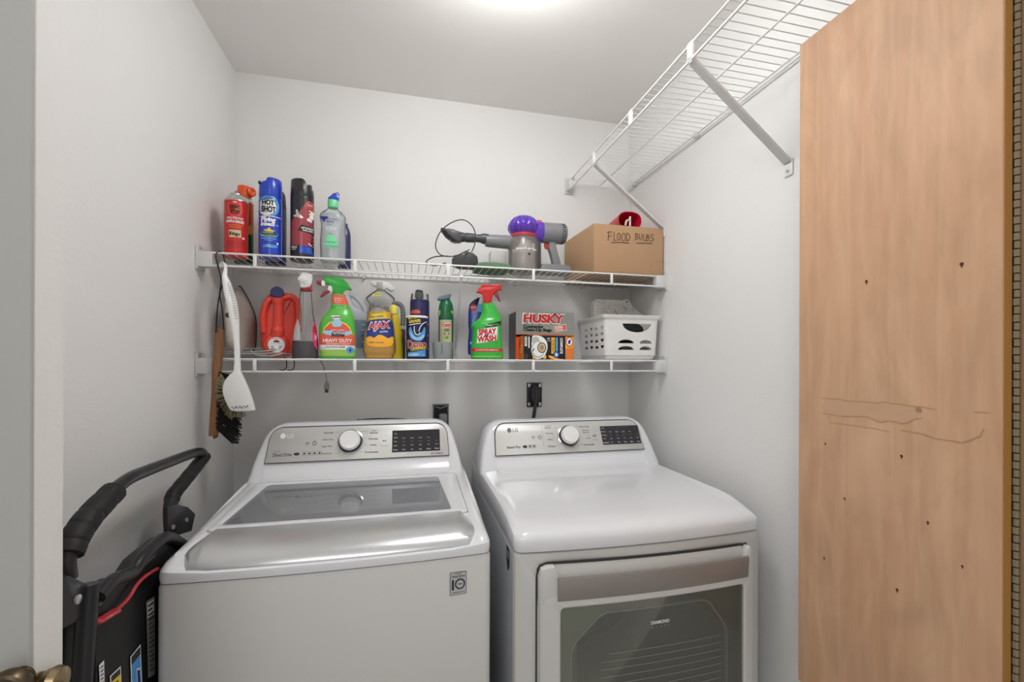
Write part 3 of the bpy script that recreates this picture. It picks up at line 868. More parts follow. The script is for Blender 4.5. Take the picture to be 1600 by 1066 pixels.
for a in (0.3, 2.5):
    q = MB().tube([V(DXC + .285 * cos(a), 1.10, ZD + .285 * sin(a)), V(DXC + .285 * cos(a + .25), 1.50, ZD + .285 * sin(a + .25))], .016, 'drum_steel', 12); q.build('drum_paddle', drum)
for fx in (xa + .06, xb - .06):
    for fy in (1.09, 1.68):
        MB().lathe([(0.0, 0.0), (0.022, 0.0), (0.022, 0.012), (0.012, 0.016), (0.012, 0.05), (0.0, 0.05)], 'rubber', 16).build('foot', dryer, (fx, fy, 0))
# worktop
def dz(y): return 0.958 - 0.010 * (1.5 - y) / .4
b = MB()
L = [loop3(rect4(xa + .002, xb - .002, 1.004, 1.745), .022, .8885), loop3(rect4(xa, xb, 1.002, 1.745), .022, .893),
     loop3(rect4(xa, xb, 1.002, 1.745), .022, lambda x, y: .914 + .032 * min(1, max(0, (y - 1.02) / .10))),
     loop3(rect4(xa + .002, xb - .002, 1.006, 1.745), .024, lambda x, y: .9235 + .027 * min(1, max(0, (y - 1.02) / .10))),
     loop3(rect4(xa + .008, xb - .008, 1.017, 1.745), .028, lambda x, y: .9315 + .022 * min(1, max(0, (y - 1.03) / .09))),
     loop3(rect4(xa + .018, xb - .018, 1.045, 1.74), .032, lambda x, y: .9405 + .0155 * min(1, max(0, (y - 1.045) / .08))),
     loop3(rect4(xa + .030, xb - .030, 1.085, 1.735), .034, lambda x, y: dz(y) - .001 - .0035 * max(0, min(1, (1.12 - y) / .03))),
     loop3(rect4(xa + .044, xb - .044, 1.13, 1.73), .036, lambda x, y: dz(y))]
b.loops(L, 'appliance_white')
b.map(dbow).build('worktop', dryer)
fd = console(dryer, DXC + .002, .346, 1.500, 1.1215, 1.0085, 1.1130, .2885, .5785, 1.062)
b = MB()
lg_logo(b, .3555, 1.090, fd, 'ink_soft'); b.build('logo', dryer); b = MB()
T = lambda s_, x, z, m='ink', h=.0058, **k: b.txt(s_, x, z, fd, m, h=h, off=.0003, **k)
T('Sensor Dry', .341, 1.0325, h=.0105, w=.050, bold=.03, align='L')
b.decal(ellipse(.4075, 1.0335, .0085, .005), fd, 'ink', .0002)
for k in range(2):
    x = .420 + k * .0155
    b.decal(rrect(x, x + .0135, 1.028, 1.0395, .002), fd, 'ink_soft', .0002); b.decal(rrect(x + .001, x + .0125, 1.029, 1.0385, .0015), fd, 'panel_silver', .0004)
    b.decal(ellipse(x + .0067, 1.0338, .0034, .003), fd, 'ink', .0006)
b.build('feature_marks', dryer); b = MB()
for k in range(2):
    b.decal([(.4425 + q[0] * (.006 - k * .002), 1.061 + k * .002 + q[1] * (.008 - .002 * k)) for q in [(-1, .2), (0, 1), (1, .2), (.7, .0), (0, .7), (-.7, 0)]], fd, 'ink', .0003)
T('Start', .4425, 1.0585, 'ink_soft', h=.0035)
power(b, .467, 1.063, fd, 'ink')
b.build('button_marks', dryer); b = MB()
for s_, x, z, h in (('Energy Saver', .5045, 1.1005, .004), ('Normal', .502, 1.0940, .0056), ('Heavy Duty', .5065, 1.0745, .0056), ('Bedding', .506, 1.0535, .0056), ('Delicates', .508, 1.0315, .0056)):
    T(s_, x, z, h=h, bold=.015)
b.build('cycle_names', dryer); b = MB()
for s_, x, z, h in (('Perm. Press', .648, 1.0945, .0056), ('Steam Fresh', .6505, 1.0815, .004), ('Speed Dry', .6505, 1.0735, .0056), ('Air Dry', .657, 1.0530, .0056), ('Downloaded', .655, 1.0320, .0056)):
    T(s_, x, z, h=h, bold=.015)
b.build('cycle_names', dryer); b = MB()
for p0, p1, p2, p3 in ((.478, 1.094, .4788, 1.0315),):
    b.decal([(p0, p3), (p2, p3), (p2, p1), (p0, p1)], fd, 'ink_soft', .0003)
for x0_, x1_, z in ((.524, .540, 1.094), (.616, .630, 1.0945), (.524, .538, 1.0315), (.622, .633, 1.032)):
    b.decal([(x0_, z), (x1_, z), (x1_, z + .0008), (x0_, z + .0008)], fd, 'ink_soft', .0003)
b.build('cycle_lines', dryer); b = MB()
b.decal([(.6765, 1.0565), (.6765, 1.0655), (.6825, 1.061)], fd, 'ink', .0004)
for x in (.6842, .6872): b.decal([(x, 1.0565), (x + .0017, 1.0565), (x + .0017, 1.0655), (x, 1.0655)], fd, 'ink', .0004)
T('Start/Pause', .683, 1.0475, 'ink_soft', h=.0035)
b.build('start_button', dryer)
display(dryer, .7105, .8695, 1.0285, 1.0935, fd, (['TurboSteam', 'Dry', 'Temp', 'Time', 'More', 'Less'], ['Very', 'More', 'Norm', 'Less', 'Damp', 'High', 'Med', 'Low', 'Ultra'], ['Signal', 'Wrinkle', 'Reduce', 'Lock']))
# door
dr = None
DYF = 0.978
b = MB()
oo = (.2955, .883, .345, .800); win = (.346, .850, .395, .7640)
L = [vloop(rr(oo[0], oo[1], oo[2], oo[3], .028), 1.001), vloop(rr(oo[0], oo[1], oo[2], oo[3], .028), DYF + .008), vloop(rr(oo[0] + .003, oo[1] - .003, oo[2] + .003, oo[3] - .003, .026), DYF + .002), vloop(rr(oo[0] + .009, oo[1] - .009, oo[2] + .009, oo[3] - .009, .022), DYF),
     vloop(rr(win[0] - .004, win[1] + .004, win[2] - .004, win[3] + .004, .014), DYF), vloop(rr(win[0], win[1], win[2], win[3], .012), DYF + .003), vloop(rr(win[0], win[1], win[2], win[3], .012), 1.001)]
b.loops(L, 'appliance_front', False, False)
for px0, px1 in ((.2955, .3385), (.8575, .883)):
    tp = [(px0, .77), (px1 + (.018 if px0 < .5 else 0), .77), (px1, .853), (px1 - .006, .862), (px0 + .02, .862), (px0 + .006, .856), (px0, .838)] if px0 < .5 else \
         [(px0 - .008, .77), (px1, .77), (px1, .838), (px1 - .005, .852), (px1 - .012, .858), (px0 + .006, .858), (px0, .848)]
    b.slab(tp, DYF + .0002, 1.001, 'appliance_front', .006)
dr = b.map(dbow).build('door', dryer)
b = MB(); go = [(.2925, .342), (.886, .342), (.886, .846), (.872, .861), (.306, .866), (.2925, .845)]
gq = densify(quadloop_n(go, .02, 4), .03); gi = densify(quadloop_n(go, .02, 4), .03); gi = inset(gq, .006)
b.loops([vloop(gq, .9985), vloop(gq, 1.0015), vloop(gi, 1.0015), vloop(gi, .9985), vloop(gq, .9985)], 'gap_dark', False, False)
b.map(dbow).build('door_gap_shade', dryer)  # dark ring stands for the shade in the gap around the door
# steel grip: a tilted strip with a pocket behind it
b = MB(); L = []
for k in range(25):
    x = .338 + k * (.8585 - .338) / 24
    sl = (x - .338) / .52; off = .010 * (1 - sl) * 0
    L.append([V(x, DYF - .002, .7825), V(x, DYF - .0035, .7845), V(x, DYF - .006, .833), V(x, DYF - .0045, .8365), V(x, DYF + .001, .8368), V(x, DYF + .004, .832), V(x, DYF + .006, .7845)])
b.loops(L, 'silver')
b.map(dbow).build('handle', dr)
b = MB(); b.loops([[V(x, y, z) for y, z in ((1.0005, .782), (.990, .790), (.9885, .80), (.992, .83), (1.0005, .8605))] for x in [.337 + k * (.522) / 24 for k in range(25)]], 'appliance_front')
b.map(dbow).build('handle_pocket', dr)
b = MB()
ow = rr(win[0] - .001, win[1] + .001, win[2] - .001, win[3] + .001, .012)
def resample_oct(d):
    cxo, czo = .589, .58; P = oct_pts(d); out = []
    for x, z in ow:
        dx, dzv = x - cxo, z - czo; best = None
        for i in range(len(P)):
            (x1, z1), (x2, z2) = P[i], P[(i + 1) % len(P)]
            ex, ez = x2 - x1, z2 - z1; den = dx * ez - dzv * ex
            if abs(den) < 1e-12: continue
            t = ((x1 - cxo) * ez - (z1 - czo) * ex) / den; u = ((x1 - cxo) * dzv - (z1 - czo) * dx) / den
            if t > 0 and -1e-6 <= u <= 1 + 1e-6 and (best is None or t < best): best = t
        out.append((cxo + dx * best, czo + dzv * best))
    return out
b.loops([vloop(ow, .9925), vloop(ow, .9905), vloop(resample_oct(.006), .9905), vloop(resample_oct(0), .9935), vloop(resample_oct(-.012), 1.015), vloop(resample_oct(-.035), 1.045)], 'bezel_smoke', False, False)
ws_ = b.map(dbow).build('window_surround', dr)
MB().tube([V(x, .9912, z) for x, z in densify(oct_pts(0), .03)], .0022, 'appliance_white', 6, closed=True).map(dbow).build('window_rim', ws_)
b = MB(); b.loops([[V(x, .9895, win[2] - .001), V(x, .9865, win[2] - .001), V(x, .9865, win[3] + .001), V(x, .9895, win[3] + .001)] for x in [win[0] - .001 + k * (win[1] - win[0] + .002) / 30 for k in range(31)]], 'door_glass')
gl = b.map(dbow).build('door_glass', dr)
fg = lambda x, z, off: dbow(V(x, .9865 - off, z))
b = MB()
for k in range(14):
    z = .640 - k * .0182; xs = .448 + (0.0 if k else .02)
    b.decal([(xs, z), (.782, z), (.782, z + .0011), (xs, z + .0011)], fg, 'print_grey', .0004, cell=.02)
b.txt('DIAMOND', .6035, .7015, fg, 'print_white', w=.050, h=.0085, off=.0004, bold=.02)
b.txt('G  L  A  S  S', .6035, .6905, fg, 'print_grey', w=.05, h=.005, off=.0004)
b.build('lettering', gl)
b = MB(); fs_ = lambda y, z, off: V(xa - .0003 - off, y, z)
b.decal([(1.055, .875), (1.09, .875), (1.09, .84), (1.075, .815), (1.055, .83)], fs_, 'print_black', .0003)
b.decal([(1.060, .868), (1.083, .868), (1.083, .848), (1.060, .848)], fs_, 'slate', .0006)
b.build('side_sticker', dryer)

# ================================================================== THINGS ON THE SHELVES
ZB, ZA = ZLW + 0.0037, ZT + 0.0037       # standing height on the lower and the upper shelf
def face(x, y): return math.atan2(-x, y)
def conv(Xc, Yb, k, hx, hz, lift):
    return (lambda X: (X - Xc) / k / hx), (lambda Y: (Yb - Y) / k / hz + lift)
def rows_of(rows, X, Z, dep, foot=True):
    out = []
    for Y, x0, x1 in rows:
        a = (X(x1) - X(x0)) / 2; out.append((Z(Y), a, dep(a) if callable(dep) else dep, (X(x1) + X(x0)) / 2))
    out.sort()
    if foot:
        z, a, d, c = out[0]; out = [(0.0, a * .93, d * .90, c), (0.004, a, d, c)] + [q for q in out if q[0] > 0.006]
    return out
PX_ = lambda pts, X, Z: [(X(a), Z(b)) for a, b in pts]

# ---- upper shelf: spray cans and gel
# red foam can
x, y = -0.5642, 1.64; r = 0.0345
t = thing('foam_can', 'short red foam sealant can with bare silver dome on the upper shelf', 'spray can', (x, y, ZA), face(x, y))
bd = can(r, [(0, .95), (.004, 1), (.180, 1), (.185, 1)])
bd.mesh(bm_ := MB(), 'red'); bm_.build('body', t)
MB().lathe([(r * 1.02, .184), (r * 1.02, .187), (r * .96, .190), (r * .80, .199), (r * .60, .206), (r * .55, .208), (r * .55, .212), (r * .3, .212), (r * .3, .206), (0, .206)], 'can_silver', 36, c0=False).build('dome', t)
MB().lathe([(0, .206), (.006, .206), (.006, .222), (.004, .224), (0, .224)], 'grey_plastic', 16).build('valve', t)
X, Z = conv(235, 1020, 8.2, 552, 467, .0215); f = bd.f; b = MB()
P = lambda pts, m, off=.0003: b.decal(PX_(pts, X, Z), f, m, off)
Tt = lambda s_, Xa, Y, m, w=None, h=None, **k: b.txt(s_, X(Xa), Z(Y), f, m, w=(w / 8.2 / 552 if w else None), h=(h / 8.2 / 467 if h else None), off=.0009, **k)
P([(130, 440), (300, 440), (310, 520), (270, 590), (215, 615), (160, 590), (122, 520)], 'salmon'); P([(138, 446), (292, 446), (302, 518), (265, 580), (215, 604), (165, 580), (130, 518)], 'red', .0005)
Tt('GREAT', 215, 485, 'print_black', w=125, h=50, bold=.05); Tt('STUFF', 220, 545, 'print_black', w=120, h=55, bold=.05)
P([(222, 505), (262, 512), (262, 522), (222, 516)], 'yellow', .0012); P([(190, 418), (240, 418), (240, 430), (190, 430)], 'print_white')
Tt('INSULATING FOAM', 218, 625, 'print_white', w=200, h=26, bold=.03); Tt('GAPS & CRACKS', 220, 668, 'print_white', w=220, h=36, bold=.05)
Tt('FILLS SEALS INSULATES', 235, 712, 'amber', w=190, h=14); Tt('DRAFT STOPPER', 225, 740, 'amber', w=150, h=14)
P([(140, 778), (290, 772), (296, 862), (146, 870)], 'print_beige', .0004)
for i in range(9): P([(148 + 14 * i, 800 + (i * 37) % 40), (168 + 14 * i, 790 + (i * 53) % 50), (172 + 13 * i, 835 + (i * 29) % 25), (150 + 13 * i, 850 - (i * 17) % 20)], ('knot', 'stain', 'ink')[i % 3], .0006)
P(ellipse(322, 868, 17, 13, 14), 'print_white')
for Y in (910, 935, 960, 985): P([(100, Y), (340, Y + 4), (340, Y + 11), (100, Y + 7)], 'maroon')
b.build('label', t)
# orange-capped can behind it
x, y = -0.570, 1.727; r = 0.0290
t = thing('spray_can', 'slim orange and green can with orange nozzle cap, behind the red foam can', 'spray can', (x, y, ZA), face(x, y))
MB().lathe([(r * .95, 0), (r, .004), (r, .105)], 'can_green', 36, c1=False).build('body', t)
b = MB(); b.lathe([(r, .105), (r, .205), (r * .97, .210)], 'orange', 36, c0=False, c1=False)
b.build('label', t)
bb = MB(); bb.decal([(-.02, .10), (.024, .10), (.026, .135), (.01, .128), (-.01, .140)], lambda a, c_, o: V(r * 1.002 * sin(a / r), -r * 1.002 * cos(a / r), c_), 'yellow', 0); bb.build('emblem', t)
MB().lathe([(r * 1.02, .209), (r * 1.02, .212), (r * .85, .224), (r * .80, .228), (0, .229)], 'can_silver', 36, c0=False).build('dome', t)
b = MB(); b.lathe([(.0215, .228), (.0230, .231), (.0210, .268), (.0190, .2715), (0, .273)], 'orange', 32)
b.lathe([(0, -.004), (.015, -.004), (.0165, .000), (.016, .010), (.012, .012), (.006, .008), (0, .008)], 'orange', 24, xf=TR(.016, -.010, .252) @ RZ(radians(40)) @ RX(pi / 2) @ TR(0, 0, .004))
b.build('cap', t)
# blue flying-insect can
x, y = -0.4572, 1.63; r = 0.0352
t = thing('spray_can', 'tall bright blue insect spray can with round logo and blue cap, on the upper shelf', 'spray can', (x, y, ZA), face(x, y))
X, Z = conv(660, 1040, 8.2, 528, 462, .0185)
bd = can(r, [(0, .95), (.004, 1), (.192, 1), (.200, .97), (.206, .95)])
bd.mesh(b := MB(), 'blue'); b.build('body', t)
b = MB(); n = 40; L = []
for z_, k in ((.203, .97), (.206, 1.0), (.240, .985)):
    L.append([V(r * k * cos(2 * pi * i / n), r * k * sin(2 * pi * i / n), z_) for i in range(n)])
top = lambda i: .258 + .005 * (1 if cos(2 * pi * i / n) > -.45 else -1) - .006 * max(0, -cos(2 * pi * i / n))
for k, dz_ in ((.965, 0), (.92, .003), (.55, .002)):
    L.append([V(r * k * cos(2 * pi * i / n), r * k * sin(2 * pi * i / n), top(i) + dz_) for i in range(n)])
b.loops(L, 'blue'); cap = b.build('cap', t)
MB().lathe([(0, 0), (.006, 0), (.006, .003), (.003, .004), (0, .002)], 'deep_navy', 14, xf=TR(-r * .90, -r * .42, .248) @ RZ(radians(-64)) @ RX(pi / 2)).build('nozzle', cap)
b = MB(); f = bd.f
P = lambda pts, m, off=.0003: b.decal(PX_(pts, X, Z), f, m, off)
Tt = lambda s_, Xa, Y, m, w=None, h=None, off=.0012, **k: b.txt(s_, X(Xa), Z(Y), f, m, w=(w / 8.2 / 528 if w else None), h=(h / 8.2 / 462 if h else None), off=off, **k)
P(ellipse(640, 465, 128, 135, 40), 'sky'); P(ellipse(632, 468, 108, 118, 40), 'teal_blue', .0005)
P([(545, 400), (700, 380), (735, 470), (715, 540), (600, 612), (535, 560), (530, 440)], 'print_white', .0006)
Tt('HOT', 628, 425, 'print_black', w=150, h=66, bold=.05, off=.0015); Tt('SHOT', 634, 510, 'print_black', w=180, h=78, bold=.05, off=.0015)
P([(540, 560), (600, 592), (712, 545), (600, 612)], 'print_beige', .0009)
Tt('Flying', 632, 645, 'print_white', w=185, h=74, bold=.05, shear=.2); Tt('Insect', 625, 695, 'print_white', w=175, h=52, bold=.05, shear=.2); Tt('Killer', 742, 700, 'print_white', w=36, h=16)
P([(520, 596), (790, 590), (790, 600), (520, 604)], 'print_white'); P(ellipse(640, 800, 120, 65, 24, .05, pi - .05), 'sky'); P(ellipse(640, 800, 108, 52, 24, .05, pi - .05), 'can_green', .0005)
P([(570, 770), (610, 765), (640, 740), (670, 768), (720, 772), (690, 786), (600, 790)], 'yellow', .0008)
Tt('KILLS FAST', 630, 803, 'yellow', w=125, h=18, bold=.02)
P([(535, 822), (735, 830), (732, 856), (535, 850)], 'sky'); Tt('FLIES & MOSQUITOES', 632, 840, 'print_white', w=170, h=14)
for Y, w in ((870, 190), (892, 110), (960, 130), (978, 150)): P([(635 - w / 2, Y), (635 + w / 2, Y + 3), (635 + w / 2, Y + 9), (635 - w / 2, Y + 6)], 'pale_blue')
P([(605, 945), (745, 955), (742, 985), (605, 978)], 'sky'); P(ellipse(748, 930, 12, 15, 12), 'print_white')
b.build('label', t)
# dark can behind it
x, y = -0.4655, 1.722; r = 0.0335
t = thing('spray_can', 'dark blue can with black cap, half hidden behind the bright blue insect can', 'spray can', (x, y, ZA), face(x, y))
MB().lathe([(r * .95, 0), (r, .004), (r, .190), (r * .96, .198)], 'deep_navy', 36).build('body', t)
MB().lathe([(r * .96, .197), (r, .200), (r * .90, .250), (r * .72, .262), (0, .264)], 'black_plastic', 36).build('cap', t)
# black and dark red can
x, y = -0.3605, 1.64; r = 0.0372
t = thing('spray_can', 'tall black and dark red insect spray can with sloped black cap', 'spray can', (x, y, ZA), face(x, y))
X, Z = conv(243, 985, 7.617, 512, 453, .0195)
bd = can(r, [(0, .95), (.004, 1), (.212, 1), (.218, .98)])
bd.mesh(b := MB(), 'black_satin'); b.build('body', t)
b = MB(); L = []; n = 40
for z_, k in ((.214, .98), (.217, 1.0), (.232, .99)): L.append([V(r * k * cos(2 * pi * i / n), r * k * sin(2 * pi * i / n), z_) for i in range(n)])
tp = lambda i: .272 - .020 * (0.5 + 0.5 * math.tanh(6 * (cos(2 * pi * i / n) - .35))) - .008 * max(0, cos(2 * pi * i / n))
for k, dz_ in ((.955, 0), (.91, .0025), (.5, .003)): L.append([V(r * k * cos(2 * pi * i / n), r * k * sin(2 * pi * i / n), tp(i) + dz_) for i in range(n)])
b.loops(L, 'black_satin'); cap = b.build('cap', t)
MB().box(r * .42, r * .80, -.010, .010, .252, .266, 'black_plastic', .003).build('nozzle', cap)
b = MB(); f = bd.f
P = lambda pts, m, off=.0003: b.decal(PX_(pts, X, Z), f, m, off)
Tt = lambda s_, Xa, Y, m, w=None, h=None, off=.0012, **k: b.txt(s_, X(Xa), Z(Y), f, m, w=(w / 7.617 / 512 if w else None), h=(h / 7.617 / 453 if h else None), off=off, **k)
P([(110, 610), (150, 560), (225, 480), (300, 360), (384, 372), (384, 890), (110, 890)], 'can_maroon')
P([(110, 885), (215, 890), (205, 980), (110, 975)], 'print_black', .0005); P([(215, 890), (384, 892), (384, 985), (205, 980)], 'blue', .0005)
P([(265, 430), (318, 358), (380, 372), (380, 445)], 'salmon', .0005); P([(280, 425), (322, 370), (376, 380), (376, 435)], 'maroon', .0007); Tt('NEW', 335, 408, 'print_white', w=60, h=28)
P([(350, 460), (380, 462), (380, 560), (352, 555)], 'yellow', .0005)
Tt('Raid', 340, 535, 'print_white', w=150, h=55, bold=.06, rot=pi / 2.3, off=.0014)
P([(190, 720), (230, 650), (384, 668), (384, 745)], 'print_black', .0006); Tt('ANT & ROACH', 300, 685, 'print_white', w=140, h=26, bold=.03, off=.0015); Tt('KILLER', 310, 712, 'print_white', w=120, h=18, bold=.03, off=.0015)
P([(132, 545), (170, 530), (165, 480), (185, 475), (200, 520), (230, 545), (265, 570), (215, 575), (180, 560), (150, 560)], 'can_silver', .0006)
P([(362, 745), (384, 745), (384, 960), (362, 955), (350, 850)], 'print_black', .0006)
for Y in (760, 800, 840): P([(366, Y), (384, Y), (384, Y + 22), (366, Y + 22)], 'orange', .0009)
P([(315, 852), (375, 880), (372, 892), (312, 862)], 'print_white', .0007)
Tt('KILLS', 152, 910, 'print_white', w=62, h=22, bold=.03, off=.0014); Tt('FAST', 150, 938, 'print_white', w=50, h=16, off=.0014); Tt('INSIDE', 318, 925, 'sky', w=60, h=22, off=.0014); Tt('OUT', 255, 945, 'sky', w=34, h=18, off=.0014); Tt('HOME', 325, 955, 'sky', w=60, h=22, off=.0014)
b.build('label', t)
# clear gel bottle
x, y = -0.261, 1.64
t = thing('gel_bottle', 'clear squeeze bottle of gel with mint collar and blue flip cap, on the upper shelf', 'bottle', (x, y, ZA), face(x, y))
X, Z = conv(590, 1000, 7.617, 482, 446, .0195)
R = rows_of([(985, 442, 745), (850, 437, 748), (700, 445, 742), (620, 447, 738), (530, 430, 745), (490, 445, 725), (455, 485, 690), (432, 520, 655), (412, 528, 650)], X, Z, lambda a: a * .62)
bd = Loft(R, 2.3)
bd.mesh(b := MB(), 'clear_plastic'); b.build('body', t)
Loft([(q[0] + .002 if i == 0 else q[0], q[1] * .95, q[2] * .93, q[3]) for i, q in enumerate(R) if q[0] < Z(470)], 2.3).mesh(b := MB(), 'gel_liquid'); b.build('gel', t)
zc_ = Z(405); cx = X(590)
MB().lathe([(.0172, zc_ - .003), (.0180, zc_), (.0182, zc_ + .021), (.0165, zc_ + .024), (0, zc_ + .024)], 'mint', 28, xf=TR(cx, 0, 0)).build('collar', t)
b = MB().slab(PX_([(530, 300), (545, 290), (590, 245), (612, 235), (650, 262), (665, 285), (662, 300), (650, 328), (560, 322)], X, Z), -.012, .012, 'blue', .004)
b.tube([V(X(620), 0, Z(250)), V(X(628), 0, Z(226)), V(X(648), 0, Z(222)), V(X(658), 0, Z(240)), V(X(650), 0, Z(268))], .0020, 'blue', 8)
b.build('cap', t)
b = MB(); f = bd.f
P = lambda pts, m, off=.0003: b.decal(PX_(pts, X, Z), f, m, off)
Tt = lambda s_, Xa, Y, m, w=None, h=None, off=.0010, **k: b.txt(s_, X(Xa), Z(Y), f, m, w=(w / 7.617 / 482 if w else None), h=(h / 7.617 / 446 if h else None), off=off, **k)
P([(440, 540), (535, 545), (520, 575), (500, 580), (488, 612), (470, 590), (445, 565)], 'royal')
P(smooth([(505, 760), (600, 750), (635, 830), (655, 850), (640, 905), (500, 905), (495, 850)], 2), 'mint')
Tt("Johnson's", 590, 570, 'royal', w=115, h=26); Tt('baby', 560, 602, 'royal', w=85, h=34, bold=.02); Tt('oil gel', 552, 632, 'royal', w=60, h=26)
Tt('with aloe vera', 565, 668, 'print_white', w=130, h=20); Tt('and vitamin E', 560, 690, 'print_white', w=110, h=16); Tt('fresh', 562, 738, 'ink', w=50, h=16)
Tt('hypoallergenic', 560, 840, 'can_green', w=130, h=18); Tt('clinically proven', 570, 888, 'can_green', w=140, h=14); Tt('6.5 FL OZ', 565, 918, 'slate', w=100, h=14)
b.build('label', t)
x, y = -0.236, 1.735
t = thing('bottle', 'dark violet bottle mostly hidden behind the clear gel bottle', 'bottle', (x, y, ZA), face(x, y))
Loft([(0, .020, .018), (.004, .023, .020), (.12, .022, .019), (.150, .016, .014), (.158, .011, .011)], 2.4).mesh(b := MB(), 'navy'); b.build('body', t)
MB().lathe([(.011, .157), (.012, .158), (.011, .168), (0, .169)], 'charcoal', 20).build('cap', t)

# ---- upper shelf: charger, pad, vacuum, box
KX, KZ = 6.1538 * 400, 6.1538 * 399
VX = lambda X: .4343 + (X - 1035) / KX
VZ = lambda Y: ZT + .0225 + (600 - Y) / KZ
VY = 1.66
vac = thing('handheld_vacuum', 'handheld cordless vacuum with purple cyclone and clear bin, lying on the upper shelf', 'vacuum cleaner', (.4343, VY, ZA))
lx_ = lambda X: (X - 1035) / KX
lz_ = lambda Y: VZ(Y) - ZA
b = MB(); b.lathe([(.052, .000), (.058, .003), (.0592, .008), (.0612, lz_(340)), (.056, lz_(318)), (.052, lz_(310))], 'clear_bin', 40, c0=True, c1=True); bin_ = b.build('dust_bin', vac)
MB().lathe([(.020, .006), (.030, .010), (.042, .030), (.042, lz_(455)), (.034, lz_(440)), (.030, lz_(330)), (0, lz_(330))], 'light_grey', 36).build('shroud', bin_)
b = MB(); fbn = lambda a, z, o: V(.0600 * sin(a / .06), -.0605 * cos(a / .06) - o, z)
b.txt('dyson v7 car+boat', lx_(1030), lz_(440), fbn, 'print_white', w=.090, h=.0125, bold=.02, off=.001, rot=-.02)
b.decal(rrect(lx_(1040), lx_(1062), lz_(500), lz_(478), .001), fbn, 'ink', .0006)
b.build('lettering', bin_)
MB().lathe([(.050, lz_(314)), (.0535, lz_(306)), (.0535, lz_(285)), (.050, lz_(274))], 'red_ring', 40).build('red_ring', vac)
b = MB(); L = []; n = 96
for Yq, r_, lob in ((276, .048, 0), (255, .056, .02), (228, .0605, .05), (212, .0625, .03), (205, .0600, .01), (198, .0610, .05), (165, .0565, .09), (130, .0460, .09), (108, .034, .05), (98, .022, 0), (94, .006, 0)):
    L.append([V(r_ * (1 + 1.5 * lob * (abs(sin(6 * (2 * pi * i / n))) ** .6 - .7)) * cos(2 * pi * i / n), r_ * (1 + 1.5 * lob * (abs(sin(6 * (2 * pi * i / n))) ** .6 - .7)) * sin(2 * pi * i / n), lz_(Yq)) for i in range(n)])
b.loops(L, 'purple_metal'); b.build('cyclone', vac)
mz = lz_(238); ax = TR(0, 0, mz) @ RY(pi / 2)
b = MB(); b.lathe([(.040, lx_(1120)), (.0425, lx_(1150)), (.0415, lx_(1215)), (.038, lx_(1222))], 'purple_metal', 36, xf=ax); b.build('motor_collar', vac)
b = MB(); b.lathe([(.0385, lx_(1205)), (.0400, lx_(1215)), (.0405, lx_(1395)), (.0385, lx_(1400)), (.0385, lx_(1440)), (.035, lx_(1455)), (.028, lx_(1462)), (0, lx_(1462))], 'grey_plastic', 36, xf=ax); mot = b.build('motor_housing', vac)
b = MB()
for k in range(28):
    a = 2 * pi * k / 28; b.box(lx_(1404), lx_(1438), -.0014, .0014, .0383, .0402, 'charcoal', xf=TR(0, 0, mz) @ RX(a))
b.build('exhaust_grille', mot)
MB().box(lx_(1160), lx_(1215), -.008, .008, lz_(146), lz_(122), 'red', .003).build('bin_release_button', vac)
MB().slab(PX_([(1285, 320), (1350, 320), (1372, 420), (1415, 555), (1330, 555), (1300, 440), (1278, 385)], lx_, lz_), -.016, .016, 'grey_plastic', .007).build('grip', vac)
MB().slab(PX_([(1240, 345), (1275, 335), (1290, 392), (1252, 392)], lx_, lz_), -.007, .007, 'red', .002).build('trigger', vac)
MB().slab(PX_([(1165, 305), (1200, 300), (1202, 585), (1170, 600)], lx_, lz_), -.018, .018, 'charcoal', .004).build('spine', vac)
MB().slab(PX_([(1185, 600), (1205, 552), (1300, 548), (1480, 556), (1502, 590), (1495, 640), (1250, 640), (1180, 632)], lx_, lambda Y: max(lz_(Y), .001)), -.033, .033, 'grey_plastic', .008).build('battery', vac)
b = MB(); zn = lz_(352); axn = TR(0, 0, zn) @ RY(-pi / 2)
b.lathe([(.020, -.03), (.0245, lx_(1035) - lx_(960)), (.0262, -lx_(880)), (.0240, -lx_(700)), (.0222, -lx_(665)), (.018, -lx_(662))], 'grey_plastic', 30, xf=axn); b.build('inlet', vac)
b = MB(); zn2 = lz_(335); axn = TR(0, 0, zn2) @ RY(-pi / 2)
b.lathe([(.0195, -lx_(690)), (.0200, -lx_(640)), (.0155, -lx_(610)), (.0145, -lx_(565)), (.0170, -lx_(560)), (.0180, -lx_(480)), (.0160, -lx_(470)), (.0190, -lx_(440)), (.018, -lx_(400))], 'charcoal', 28, xf=axn)
noz = b.build('nozzle_tool', vac)
b = MB().slab(PX_([(250, 272), (345, 272), (440, 300), (430, 385), (375, 390), (335, 372), (290, 325)], lx_, lz_), -.019, .019, 'charcoal', .005); b.build('brush_head', noz)
b = MB().slab(PX_([(245, 275), (262, 270), (355, 350), (392, 384), (350, 380), (290, 335)], lx_, lz_), -.0205, .0205, 'rubber', .003); b.build('brush_rim', noz)

